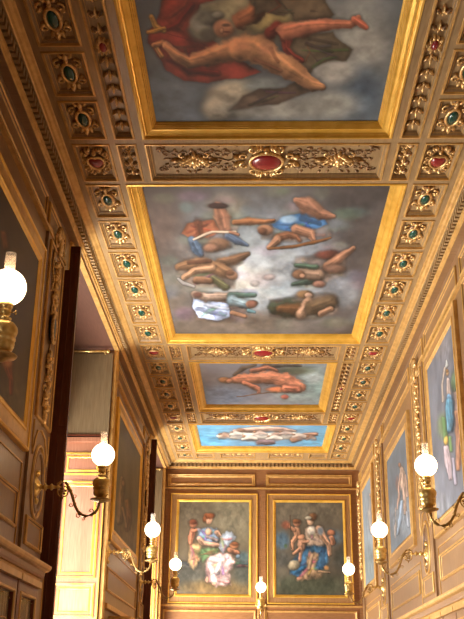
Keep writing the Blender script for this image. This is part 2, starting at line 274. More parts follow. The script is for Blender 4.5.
ART = {
 'p1': dict(bg=(104, 108, 112), H=[294.39, 87.95, 121.7, -2.2961, 236.87, -73.5, -0.007904, 0.34133], ops=[('e',155.5,98.3,56.9,31.0,0,(92,104,116),1.2,1),('e',248.6,15.5,67.2,28.4,0,(165,150,115),0.6,1),('e',235.7,98.3,28.4,19.4,0,(158,148,128),0.4,1),('e',217.6,108.6,15.5,12.9,0,(150,140,122),0.5,1),('e',270.5,22.0,20.7,12.9,0,(172,150,98),0.5,1),('e',358.4,38.8,31.0,41.4,0,(142,140,132),1.0,1),('e',363.6,93.1,20.7,23.3,0,(72,86,100),1.0,1),('e',332.6,69.8,22.0,14.2,0,(155,150,142),0.6,1),('e',327.4,103.4,31.0,12.9,0,(140,138,130),0.8,1),('e',283.4,108.6,51.7,10.3,0,(135,132,124),0.8,1),('e',366.2,46.5,15.5,15.5,0,(150,146,138),1,1),('e',262.8,85.3,18.1,7.8,0,(120,125,122),0.6,1),('p',[(229.2,111.2),(243.4,95.7),(260.0,89.2),(284.8,87.9),(305.5,77.6),(313.3,90.5),(292.6,98.3),(279.6,104.0),(253.8,106.0)],(78,64,52),2,1,0.25),('p',[(164.6,-15.5),(225.3,-15.5),(217.6,0.0),(200.8,5.2),(198.2,12.9),(189.1,23.3),(215.0,41.4),(225.3,51.7),(260.0,71.9),(243.4,78.4),(227.9,78.9),(207.2,82.8),(184.0,80.2),(165.9,69.8),(155.5,51.7),(147.8,41.4),(149.1,31.0),(155.5,23.3),(159.4,12.9),(160.7,0.0)],(122,48,38),1.5,1,0.35),('l',[(168.4,28.4,2.6),(178.8,23.3,3.6),(191.7,5.2,2.6)],(105,30,24),0.6,0.7),('l',[(171.0,59.5,3.1),(189.1,71.1,3.6),(217.6,73.7,2.6)],(108,32,26),0.6,0.7),('l',[(171.0,15.5,2.1),(184.0,5.2,2.1),(189.1,-5.2,2.1)],(142,62,48),0.6,0.6),('l',[(151.6,16.8,2.3),(156.0,25.9,2.6),(164.6,30.5,2.1)],(188,140,70),0.25,1),('l',[(148.3,31.5,2.1),(155.5,30.5,2.3),(165.3,27.9,1.6)],(175,125,62),0.25,1),('l',[(155.5,44.0,2.1),(162.0,55.6,2.3)],(185,135,80),0.25,1),('l',[(154.2,44.5,2.3),(163.3,42.7,3.1),(171.0,46.5,2.6)],(178,120,80),0.25,1),('l',[(165.9,45.3,4.1),(178.8,56.9,5.2),(189.1,62.8,5.7),(202.1,58.2,7.8),(220.2,53.0,9.8),(243.4,47.8,12.4),(261.5,46.5,12.9)],(182,126,88),0.15,1),('l',[(260.0,5.2,8.8),(251.2,14.2,8.8),(239.6,22.0,7.2)],(142,88,60),0.2,1),('e',203.4,27.2,15.0,15.5,0,(122,114,98),0.3,1),('e',198.2,23.3,7.8,7.8,0,(145,138,122),0.6,1),('e',209.8,19.4,10.3,5.7,0,(105,98,84),0.5,1),('e',206.7,34.9,7.8,5.7,0,(96,88,74),0.6,1),('e',217.6,15.5,6.5,3.6,0,(128,120,104),0.5,1),('e',231.0,33.1,6.2,6.2,0,(118,108,92),0.6,1),('p',[(244.7,-10.3),(284.8,-10.3),(274.5,7.8),(260.0,9.8),(251.2,3.9)],(96,82,62),1.5,1,0.25),('p',[(255.0,-15.5),(319.6,-15.5),(326.1,1.3),(333.9,14.2),(330.0,18.6),(293.8,21.2),(289.9,10.9),(283.4,16.0),(275.7,15.5),(265.3,11.6),(255.0,16.0)],(92,76,58),1.5,1,0.25),('p',[(296.4,36.2),(332.6,32.3),(338.3,38.8),(342.9,42.7),(353.3,49.1),(346.0,60.0),(327.4,61.0),(313.2,67.8),(308.0,75.5),(296.4,67.8),(287.3,49.1)],(84,72,56),1.8,1,0.25),('l',[(306.7,44.0,1.3),(332.6,51.7,1.0)],(62,52,42),0.8,0.6),('l',[(309.3,38.8,1.3),(337.8,44.0,1.0)],(62,52,42),0.8,0.6),('l',[(270.5,33.6,6.2),(277.0,28.4,6.2),(282.2,32.3,6.7),(287.3,40.1,6.2),(286.0,49.1,4.1),(293.8,56.9,3.1),(302.1,61.0,2.3)],(134,54,44),0.2,1),('l',[(286.0,32.3,8.8),(301.5,29.0,8.3),(319.6,25.3,6.5),(335.2,24.6,4.9),(349.4,24.6,4.1),(354.6,22.0,3.6),(358.4,18.6,3.6)],(182,112,84),0.15,1),('l',[(354.6,19.4,3.6),(361.0,23.3,3.9),(366.7,26.9,2.6)],(172,95,72),0.2,1),('l',[(239.5,47.8,11.9),(255.0,50.4,14.0),(270.5,58.2,12.4),(283.4,65.2,10.9),(301.5,77.6,8.3),(313.2,84.0,5.9),(321.7,86.6,3.6)],(184,130,90),0.12,1),('l',[(270.5,49.1,1.6),(278.3,62.1,1.3)],(130,76,54),0.8,0.6),('l',[(255.0,59.5,1.6),(280.9,71.1,1.3)],(140,84,60),0.8,0.5),('e',265.3,49.1,7.8,5.7,0,(196,132,98),0.8,0.6),('e',239.5,44.0,10.3,7.8,0,(192,128,94),0.8,0.6),('e',224.0,29.0,10.3,8.8,0,(170,116,86),0.3,1),('e',226.6,25.9,4.1,1.6,0,(84,60,48),0.6,1),('e',222.2,31.5,1.8,2.6,0,(190,136,104),0.5,1),('e',227.4,32.6,3.6,1.0,0,(90,50,42),0.6,1)]),
 'p2': dict(bg=(84, 74, 68), H=[247.26, 107.62, 141.3, -1.8299, 290.2, 182.7, -0.0067541, 0.41757], ops=[('e',262.0,262.0,82.0,62.0,0,(138,142,144),1.0,1),('e',255.0,272.0,55.0,34.0,0,(164,166,164),0.9,1),('e',248.0,276.0,34.0,18.0,0,(205,195,178),0.9,1),('e',228.0,206.0,18.0,12.0,0,(128,116,100),0.7,1),('e',300.0,262.0,40.0,30.0,0,(132,134,136),0.8,0.7),('e',160.0,230.0,22.0,28.0,0,(98,80,70),0.9,1),('e',165.0,300.0,24.0,34.0,0,(110,95,80),0.8,0.8),('e',240.0,322.0,70.0,10.0,0,(112,98,86),0.8,1),('e',360.0,240.0,30.0,80.0,0,(76,68,64),0.8,1),('e',380.0,200.0,30.0,20.0,0,(72,66,64),0.8,1),('e',230.0,245.0,40.0,18.0,0,(136,138,136),0.8,0.8),('e',190.0,255.0,30.0,18.0,0,(96,84,76),0.8,0.7),('e',345.0,290.0,16.0,16.0,0,(124,124,124),0.6,1),('e',300.0,225.0,40.0,14.0,0,(110,108,110),0.8,0.7),('p',[(222.6,262.6),(234.2,256.1),(249.7,252.8),(243.3,262.6),(227.8,268.3)],(104,80,62),4,0.9,0.6),('p',[(207.1,278.1),(222.6,281.2),(227.2,289.0),(214.8,286.4)],(92,92,70),4,0.9,0.6),('p',[(183.8,260.0),(207.1,260.5),(220.0,265.2),(217.4,274.2),(191.5,274.2),(181.2,267.8)],(120,88,66),5,0.9,0.6),('p',[(230.3,293.1),(256.2,292.6),(248.4,297.7),(232.9,298.8)],(86,104,98),4,0.9,0.5),('p',[(292.7,263.9),(312.1,263.1),(319.8,269.0),(301.7,270.3)],(84,98,86),4,0.9,0.5),('p',[(291.4,286.4),(306.9,278.6),(317.8,281.2),(306.9,287.4)],(84,100,92),4,0.9,0.5),('p',[(312.1,267.8),(335.3,262.6),(345.7,270.3),(337.9,275.5),(314.6,278.6)],(104,76,62),5,0.9,0.6),('p',[(270.7,305.2),(296.5,301.4),(327.6,298.8),(335.3,306.5),(317.2,314.3),(281.0,315.6)],(88,70,54),5,0.9,0.6),('p',[(196.0,218.0),(240.0,222.0),(236.0,236.0),(205.0,246.0),(190.0,232.0)],(112,92,78),5,0.75,0.5),('p',[(180.0,262.0),(236.0,268.0),(234.0,288.0),(190.0,288.0),(176.0,276.0)],(112,92,78),5,0.75,0.5),('p',[(190.0,292.0),(238.0,296.0),(250.0,306.0),(236.0,322.0),(196.0,320.0)],(112,92,78),5,0.75,0.5),('p',[(262.0,224.0),(330.0,216.0),(332.0,236.0),(290.0,242.0),(262.0,238.0)],(112,92,78),5,0.75,0.5),('p',[(296.0,258.0),(348.0,250.0),(346.0,276.0),(316.0,286.0),(292.0,276.0)],(112,92,78),5,0.75,0.5),('p',[(270.0,300.0),(336.0,292.0),(338.0,314.0),(300.0,320.0),(270.0,316.0)],(112,92,78),5,0.75,0.5),('e',210.0,266.0,7.0,3.0,0,(132,136,136),0.7,0.5),('e',336.0,226.0,14.0,5.0,0,(109,124,107),0.7,0.5),('e',294.0,211.0,13.0,6.0,0,(124,125,112),0.7,0.5),('e',173.0,296.0,15.0,5.0,0,(115,100,89),0.7,0.5),('e',311.0,313.0,14.0,5.0,0,(123,122,105),0.7,0.5),('e',356.0,313.0,16.0,5.0,0,(96,89,87),0.7,0.5),('e',292.0,232.0,12.0,5.0,0,(135,129,127),0.7,0.5),('e',350.0,285.0,13.0,4.0,0,(127,119,119),0.7,0.5),('e',341.0,325.0,8.0,6.0,0,(118,101,101),0.7,0.5),('e',280.0,230.0,7.0,6.0,0,(124,144,147),0.7,0.5),('e',246.0,211.0,6.0,5.0,0,(116,124,125),0.7,0.5),('e',169.0,291.0,11.0,7.0,0,(108,116,116),0.7,0.5),('e',225.0,201.0,10.0,5.0,0,(117,94,95),0.7,0.5),('e',193.0,196.0,15.0,5.0,0,(118,94,108),0.7,0.5),('e',257.0,263.0,12.0,7.0,0,(163,164,165),0.7,0.5),('e',266.0,250.0,16.0,5.0,0,(162,149,153),0.7,0.5),('e',275.0,192.0,12.0,6.0,0,(109,106,87),0.7,0.5),('e',173.0,278.0,13.0,6.0,0,(115,115,103),0.7,0.5),('e',165.0,198.0,11.0,5.0,0,(109,108,84),0.7,0.5),('e',227.0,241.0,9.0,5.0,0,(134,134,140),0.7,0.5),('e',322.0,194.0,8.0,6.0,0,(110,107,91),0.7,0.5),('e',210.0,216.0,9.0,4.0,0,(117,118,99),0.7,0.5),('e',335.0,251.0,13.0,7.0,0,(134,109,112),0.7,0.5),('e',255.0,222.0,14.0,6.0,0,(120,128,117),0.7,0.5),('e',199.0,229.0,9.0,4.0,0,(130,119,122),0.7,0.5),('e',221.0,301.0,10.0,5.0,0,(119,116,116),0.7,0.5),('e',353.0,212.0,16.0,5.0,0,(94,113,107),0.7,0.5),('e',360.0,320.0,13.0,5.0,0,(98,104,102),0.7,0.5),('e',221.0,238.0,9.0,6.0,0,(127,119,133),0.7,0.5),('e',169.0,317.0,15.0,5.0,0,(112,111,106),0.7,0.5),('e',163.0,294.0,11.0,5.0,0,(101,97,104),0.7,0.5),('e',357.0,276.0,11.0,6.0,0,(110,101,115),0.7,0.5),('e',234.0,218.0,14.0,7.0,0,(126,129,109),0.7,0.5),('e',329.0,305.0,6.0,4.0,0,(102,113,116),0.7,0.5),('e',216.0,264.0,6.0,3.0,0,(138,137,146),0.7,0.5),('e',187.0,207.0,7.0,5.0,0,(98,116,109),0.7,0.5),('e',226.0,234.0,10.0,4.0,0,(130,136,133),0.7,0.5),('e',229.0,207.0,7.0,4.0,0,(119,118,105),0.7,0.5),('e',238.0,275.0,12.0,5.0,0,(157,146,159),0.7,0.5),('e',238.0,259.0,11.0,4.0,0,(158,151,160),0.7,0.5),('e',273.0,287.0,15.0,7.0,0,(132,141,141),0.7,0.5),('e',239.0,316.0,7.0,6.0,0,(128,107,110),0.7,0.5),('e',299.0,314.0,12.0,3.0,0,(127,117,116),0.7,0.5),('e',283.0,191.0,7.0,3.0,0,(101,111,87),0.7,0.5),('e',345.0,215.0,14.0,6.0,0,(97,113,89),0.7,0.5),('e',336.0,323.0,14.0,5.0,0,(110,109,84),0.7,0.5),('e',310.0,205.0,9.0,5.0,0,(121,119,92),0.7,0.5),('e',334.0,224.0,14.0,5.0,0,(107,103,110),0.7,0.5),('e',237.0,246.0,11.0,7.0,0,(142,144,135),0.7,0.5),('e',247.0,295.0,13.0,5.0,0,(127,139,141),0.7,0.5),('e',262.0,280.0,13.0,7.0,0,(162,142,141),0.7,0.5),('e',269.0,252.0,8.0,5.0,0,(162,149,153),0.7,0.5),('e',226.0,223.0,13.0,5.0,0,(132,135,115),0.7,0.5),('e',339.0,272.0,11.0,5.0,0,(115,109,101),0.7,0.5),('e',196.0,240.0,16.0,5.0,0,(119,127,108),0.7,0.5),('e',286.0,256.0,11.0,6.0,0,(161,161,155),0.7,0.5),('e',340.0,246.0,8.0,4.0,0,(127,128,112),0.7,0.5),('e',311.0,285.0,8.0,4.0,0,(145,138,120),0.7,0.5),('e',199.0,289.0,15.0,4.0,0,(134,130,110),0.7,0.5),('e',249.0,292.0,9.0,4.0,0,(128,126,146),0.7,0.5),('e',282.0,285.0,11.0,4.0,0,(130,138,142),0.7,0.5),('e',283.0,324.0,9.0,6.0,0,(112,110,95),0.7,0.5),('e',184.0,314.0,10.0,6.0,0,(122,91,111),0.7,0.5),('e',319.0,231.0,9.0,6.0,0,(129,124,126),0.7,0.5),('e',362.0,284.0,10.0,6.0,0,(113,94,101),0.7,0.5),('e',302.0,269.0,8.0,7.0,0,(133,145,145),0.7,0.5),('e',298.0,207.0,13.0,5.0,0,(129,101,104),0.7,0.5),('e',277.0,281.0,7.0,6.0,0,(148,143,140),0.7,0.5),('e',318.0,266.0,10.0,6.0,0,(140,126,123),0.7,0.5),('e',169.0,261.0,9.0,5.0,0,(109,117,102),0.7,0.5),('l',[(218.7,206.2,4.4),(222.6,218.6,8.2),(225.2,229.5,6.3)],(151,103,78),0.25,1),('e',218.7,205.7,10.3,2.8,0,(62,42,38),0.3,1),('p',[(186.4,223.8),(198.0,221.2),(213.5,219.9),(220.0,231.5),(207.1,238.0),(191.5,239.3),(180.7,234.1)],(138,82,56),1.2,1,0.25),('l',[(198.0,223.8,3.2),(200.6,236.7,2.6)],(90,52,36),0.6,0.7),('e',218.7,244.5,11.6,6.2,0,(120,88,66),0.4,1),('e',210.9,248.4,7.8,4.1,0,(140,100,78),0.5,1),('l',[(192.8,240.6,3.8),(196.7,248.4,5.0),(200.6,255.3,2.6)],(82,98,115),0.25,1),('l',[(227.8,235.4,3.8),(235.5,240.6,3.8),(247.1,245.0,1.6)],(79,91,107),0.25,1),('l',[(194.1,239.8,1.0),(212.2,232.1,1.3),(235.5,232.1,1.3)],(184,162,136),0.4,1),('l',[(230.3,232.1,1.3),(238.1,234.7,1.3)],(153,105,80),0.25,1),('l',[(219.5,262.6,4.4),(235.5,259.5,5.0),(248.4,254.3,2.2)],(100,73,53),0.25,1),('l',[(178.6,267.2,3.2),(196.7,263.9,6.3),(217.4,269.0,6.3),(230.3,274.2,5.0)],(131,95,67),0.25,1),('l',[(183.8,277.6,2.8),(195.4,270.3,3.4),(212.2,268.3,3.4)],(163,123,92),0.25,1),('l',[(189.0,262.6,1.8),(209.6,261.8,1.6)],(90,58,42),0.6,1),('l',[(178.1,278.6,1.3),(183.8,283.3,1.8),(193.6,286.4,1.6)],(140,133,126),0.25,1),('l',[(212.8,278.1,3.2),(225.2,286.9,3.8)],(88,84,58),0.25,1),('l',[(196.7,279.4,3.8),(209.6,280.7,3.2)],(111,79,58),0.25,1),('e',232.4,275.5,5.7,4.4,0,(142,104,80),0.3,1),('e',230.3,273.4,4.1,2.3,0,(96,66,48),0.5,1),('p',[(192.8,296.2),(201.9,299.3),(227.8,303.4),(230.9,317.4),(217.4,321.3),(198.0,317.4),(191.5,306.5)],(156,164,184),1.2,1,0.4),('l',[(196.7,309.1,1.8),(225.2,314.3,1.6)],(97,102,119),0.7,0.7),('l',[(204.5,304.0,1.6),(227.8,309.1,1.3)],(176,176,178),0.7,0.7),('l',[(195.4,294.9,3.8),(207.1,297.2,4.1),(227.8,297.2,3.4)],(149,123,104),0.25,1),('e',198.0,294.9,4.7,2.6,0,(88,60,50),0.5,1),('l',[(230.3,296.2,2.8),(254.9,294.6,2.0)],(75,95,84),0.25,1),('l',[(231.6,301.4,5.0),(248.4,304.5,3.8)],(126,140,141),0.25,1),('e',251.5,304.0,5.7,3.6,0,(150,108,82),0.3,1),('e',254.9,302.7,3.1,2.1,0,(100,66,46),0.5,1),('l',[(231.6,313.0,1.8),(244.6,315.9,1.8)],(154,110,82),0.25,1),('l',[(248.4,310.4,1.6),(254.9,311.7,1.0)],(90,123,126),0.25,1),('l',[(234.5,222.5,2.6),(250.0,221.2,3.8),(265.5,221.7,2.6),(274.6,219.9,1.2)],(133,86,55),0.25,1),('e',266.0,229.5,8.3,5.2,0,(140,98,72),0.3,1),('e',262.9,231.0,4.1,3.1,0,(98,64,46),0.5,1),('p',[(272.0,223.8),(283.6,216.5),(301.7,212.9),(323.7,216.5),(328.1,223.8),(312.1,229.5),(294.0,233.1),(281.0,229.5)],(66,104,140),1.2,1,0.3),('e',288.8,219.1,8.3,3.6,0,(150,172,188),0.6,1),('l',[(301.7,218.6,1.8),(319.8,223.8,1.6)],(41,66,90),0.7,0.7),('l',[(296.0,200.5,3.2),(308.2,206.2,8.2),(319.8,214.0,5.4),(334.0,216.5,2.0)],(154,107,82),0.25,1),('l',[(296.5,229.0,4.4),(310.8,233.6,4.4),(313.4,239.8,2.8)],(160,112,85),0.25,1),('l',[(278.4,238.0,4.4),(288.8,235.4,3.8),(296.5,236.7,2.6),(299.1,240.6,2.6)],(115,75,53),0.25,1),('l',[(269.4,247.6,2.6),(277.2,239.8,4.1)],(153,109,82),0.25,1),('l',[(268.1,248.9,1.0),(291.4,247.1,1.6),(314.6,242.4,1.6),(330.7,237.8,1.0)],(113,73,42),0.3,1),('e',327.6,254.8,11.9,4.7,0,(92,52,42),0.4,1),('l',[(327.6,266.5,4.4),(339.2,258.7,4.4),(353.4,248.1,2.2)],(147,103,78),0.25,1),('e',335.3,269.0,10.9,4.7,0,(112,82,66),0.5,1),('l',[(296.0,265.7,1.8),(315.9,267.2,2.8)],(70,88,70),0.25,1),('l',[(292.7,284.6,1.8),(312.1,280.7,3.4)],(70,86,73),0.25,1),('l',[(300.4,274.2,4.8),(318.5,275.5,5.7)],(142,112,90),0.25,1),('e',297.8,274.7,6.2,4.4,0,(112,80,58),0.3,1),('e',301.7,276.0,3.1,2.3,0,(160,116,90),0.5,1),('e',319.3,284.3,6.2,3.1,0,(140,98,80),0.4,1),('e',339.2,285.3,10.9,8.8,0,(126,126,128),0.6,0.8),('l',[(274.6,307.8,5.7),(288.8,309.1,8.5),(303.0,309.6,7.0)],(59,65,50),0.25,1),('l',[(279.7,308.6,3.8),(299.1,309.6,6.3)],(99,66,42),0.25,1),('e',304.8,294.9,8.3,4.1,0,(116,86,58),0.4,1),('e',309.0,295.7,3.9,2.6,0,(184,144,118),0.4,1),('l',[(301.7,313.0,5.7),(308.2,304.0,5.4)],(171,130,102),0.25,1),('l',[(312.1,308.6,7.0),(330.2,302.7,6.3)],(93,73,53),0.25,1),('l',[(321.1,313.5,2.8),(330.7,309.1,2.6)],(158,116,89),0.25,1),('e',252.6,304.0,4.4,3.4,0,(120,80,65),0.4,1),('e',269.4,277.3,5.7,2.6,0,(150,130,122),0.5,0.8),('e',255.2,283.3,4.1,2.6,0,(150,138,130),0.5,0.6)]),
 'p3': dict(bg=(122, 120, 120), H=[129.15, 40.181, 198.3, -0.096281, 108.27, 359.1, -0.0013805, 0.15599], ops=[('e',222.2,394.7,27.2,9.1,0,(108,122,138),0.8,1),('e',312.7,384.1,18.1,18.1,0,(118,136,128),0.8,1),('e',312.7,378.1,12.1,5.4,0,(150,158,150),0.8,1),('e',294.6,393.2,18.1,9.1,0,(120,130,122),0.8,1),('e',294.6,370.6,18.1,4.2,0,(92,98,78),0.7,1),('l',[(234.2,375.1,1.2),(243.3,367.5,2.1),(255.4,364.5,1.2)],(84,72,58),0.25,1),('l',[(264.4,366.6,2.4),(285.5,364.2,1.8),(300.6,365.4,1.2)],(80,72,62),0.25,1),('l',[(252.3,370.6,2.4),(267.4,367.5,2.4),(276.5,370.6,1.5)],(160,104,78),0.25,1),('l',[(228.2,380.5,2.1),(240.3,378.7,4.2),(252.3,378.1,5.4),(270.4,377.5,6.0),(287.0,381.1,7.8),(300.6,387.2,5.1)],(188,122,90),0.15,1),('l',[(244.8,382.6,2.7),(258.4,388.7,2.4),(259.0,392.0,1.5)],(176,112,84),0.25,1),('e',278.0,389.6,10.9,2.7,0,(184,110,72),0.4,1),('l',[(285.5,388.7,3.6),(297.6,389.6,3.0)],(176,108,80),0.25,1),('e',225.2,379.9,6.6,3.0,0,(150,104,64),0.3,1),('e',229.7,380.5,3.0,2.1,0,(190,130,98),0.4,1),('l',[(237.2,396.8,0.5),(255.4,393.8,0.5),(276.5,391.7,0.5)],(104,76,54),0.3,1),('e',285.5,396.8,4.2,2.1,0,(168,92,74),0.4,1),('e',291.6,378.7,3.0,2.4,0,(150,90,64),0.6,0.6)]),
 'p4': dict(bg=(96, 142, 168), H=[130.39, 25.78, 195.9, -2.21, 69.447, 421.0, -0.0064293, 0.10015], ops=[('e',213.1,437.1,18.1,9.1,0,(84,146,176),0.8,1),('e',315.7,440.1,18.1,6.0,0,(96,150,176),0.8,1),('e',264.4,434.1,45.3,7.2,0,(124,150,164),0.8,1),('l',[(219.1,436.5,2.1),(240.3,435.6,3.3),(264.4,436.5,4.2),(294.6,435.9,3.3)],(192,182,166),0.25,1),('l',[(234.2,431.1,1.8),(255.4,429.2,2.4),(282.5,429.2,2.4),(294.6,431.1,1.2)],(178,146,128),0.25,1),('l',[(293.1,439.5,2.7),(306.6,435.6,2.4),(317.2,434.1,1.2)],(140,104,84),0.25,1),('l',[(258.4,441.9,2.7),(273.5,441.9,1.8)],(116,96,98),0.25,1),('e',225.2,435.3,4.2,1.8,0,(130,96,74),0.5,1),('e',240.3,430.4,4.2,1.8,0,(120,90,72),0.5,1),('e',276.5,434.7,4.8,2.1,0,(140,110,96),0.5,1),('e',306.6,437.1,4.8,2.1,0,(120,90,80),0.5,1),('l',[(218.8,436.8,0.9),(223.7,434.7,2.1),(228.5,436.2,1.2)],(170,140,120),0.5,0.8),('e',226.1,438.0,3.4,0.9,0,(110,104,104),0.7,0.6),('e',219.8,434.1,1.5,0.9,0,(140,100,72),0.4,1),('l',[(229.7,435.0,0.9),(235.7,432.9,2.1),(241.8,434.4,1.2)],(196,186,172),0.5,0.8),('e',238.2,436.2,4.2,0.9,0,(110,104,104),0.7,0.6),('e',230.9,432.3,1.5,0.9,0,(140,100,72),0.4,1),('l',[(242.1,439.2,0.9),(249.3,437.1,2.1),(256.6,438.6,1.2)],(206,196,180),0.5,0.8),('e',251.7,440.4,5.1,0.9,0,(110,104,104),0.7,0.6),('e',243.5,436.5,1.5,0.9,0,(140,100,72),0.4,1),('l',[(253.2,434.4,0.9),(259.9,432.3,2.1),(266.5,433.8,1.2)],(176,150,134),0.5,0.8),('e',262.3,435.6,4.6,0.9,0,(110,104,104),0.7,0.6),('e',254.6,431.7,1.5,0.9,0,(140,100,72),0.4,1),('l',[(266.2,439.2,0.9),(274.1,437.1,2.1),(281.9,438.6,1.2)],(204,192,176),0.5,0.8),('e',276.5,440.4,5.5,0.9,0,(110,104,104),0.7,0.6),('e',267.8,436.5,1.5,0.9,0,(140,100,72),0.4,1),('l',[(279.5,434.4,0.9),(285.5,432.3,2.1),(291.6,433.8,1.2)],(150,128,116),0.5,0.8),('e',287.9,435.6,4.2,0.9,0,(110,104,104),0.7,0.6),('e',280.7,431.7,1.5,0.9,0,(140,100,72),0.4,1),('l',[(292.5,437.4,0.9),(299.1,435.3,2.1),(305.7,436.8,1.2)],(196,180,164),0.5,0.8),('e',301.5,438.6,4.6,0.9,0,(110,104,104),0.7,0.6),('e',293.8,434.7,1.5,0.9,0,(140,100,72),0.4,1),('l',[(306.9,439.2,0.9),(311.2,437.1,2.1),(315.4,438.6,1.2)],(130,104,88),0.5,0.8),('e',313.6,440.4,3.0,0.9,0,(110,104,104),0.7,0.6),('e',307.8,436.5,1.5,0.9,0,(140,100,72),0.4,1)]),
 'e1': dict(bg=(108, 94, 74), H=[68.651, -8.7127, 179.6, -1.1101, 71.848, 501.9, -0.0030064, -0.033443], ops=[('e',234.0,516.3,21.3,23.3,0,(126,116,94),0.8,1),('e',189.4,510.5,13.6,11.6,0,(104,92,74),0.8,1),('e',189.4,578.4,23.3,15.5,0,(80,76,66),0.8,1),('e',218.5,588.1,36.9,7.8,0,(118,94,60),0.7,1),('e',243.7,572.6,11.6,11.6,0,(84,84,74),0.8,1),('p',[(175.8,561.0),(201.0,561.9),(201.0,567.2),(175.8,568.7)],(84,80,72),4,1,0.25),('p',[(234.0,561.9),(251.5,561.9),(251.5,567.2),(234.0,567.2)],(78,78,70),4,1,0.25),('e',242.7,557.1,5.8,5.0,0,(92,108,108),0.8,1),('p',[(189.4,543.5),(199.1,541.2),(203.0,551.3),(199.1,561.0),(193.7,569.7),(187.8,561.9)],(168,138,98),3,1,0.3),('l',[(193.3,530.9,2.7),(191.7,536.7,2.9),(190.6,543.5,1.7)],(172,112,84),0.25,1),('l',[(193.3,530.9,1.6),(199.1,529.5,1.4)],(176,118,88),0.25,1),('e',193.7,524.1,3.9,3.9,0,(170,110,82),0.3,1),('e',192.9,522.2,3.7,2.5,0,(120,66,44),0.5,1),('p',[(208.8,554.2),(218.5,552.2),(230.5,555.5),(234.4,561.0),(228.6,572.6),(230.5,585.2),(216.6,586.9),(204.5,580.7),(206.5,562.9)],(204,166,158),3,1,0.35),('l',[(211.7,559.0,2.3),(222.4,561.0,2.7),(216.6,572.6,2.3)],(232,206,196),0.6,1),('l',[(218.5,580.4,1.7),(228.2,582.3,1.6)],(196,140,132),0.6,1),('l',[(206.9,568.7,1.2),(209.8,582.3,1.2)],(168,122,118),0.7,0.7),('p',[(201.0,548.3),(218.5,548.3),(216.6,553.2),(209.8,555.5),(203.4,561.9),(198.7,555.1)],(96,122,82),3,1,0.3),('p',[(198.7,528.9),(207.8,527.0),(216.6,529.5),(220.0,539.2),(215.0,543.1),(203.0,542.3),(196.8,537.7)],(140,158,180),3,1,0.3),('e',208.4,531.9,3.5,3.5,0,(206,158,126),0.5,1),('l',[(206.9,536.7,1.4),(216.6,540.6,1.6)],(150,128,122),0.5,1),('l',[(199.1,538.6,2.5),(203.0,543.1,2.5),(218.5,545.8,1.9)],(206,158,128),0.25,1),('l',[(216.6,532.8,2.3),(220.8,536.7,1.9)],(190,146,118),0.25,1),('e',209.2,519.8,3.7,4.3,0,(206,156,124),0.3,1),('e',208.8,516.0,5.4,2.9,0,(126,72,44),0.4,1),('e',204.9,519.2,1.9,3.1,0,(126,74,46),0.5,1),('p',[(227.4,529.5),(236.3,536.7),(222.8,553.6),(218.1,548.3),(219.7,537.7)],(150,156,164),2,1,0.2),('l',[(230.1,550.3,2.7),(236.9,553.2,2.3)],(180,122,92),0.25,1),('e',234.0,545.8,4.7,3.5,0,(158,104,72),0.3,1),('e',235.0,543.9,3.9,1.9,0,(128,78,50),0.5,1),('e',237.5,556.7,2.3,1.9,0,(104,122,136),0.5,1),('e',206.9,580.4,1.6,3.1,0,(200,148,120),0.4,1),('e',214.2,584.6,2.3,1.9,0,(198,146,118),0.4,1)]),
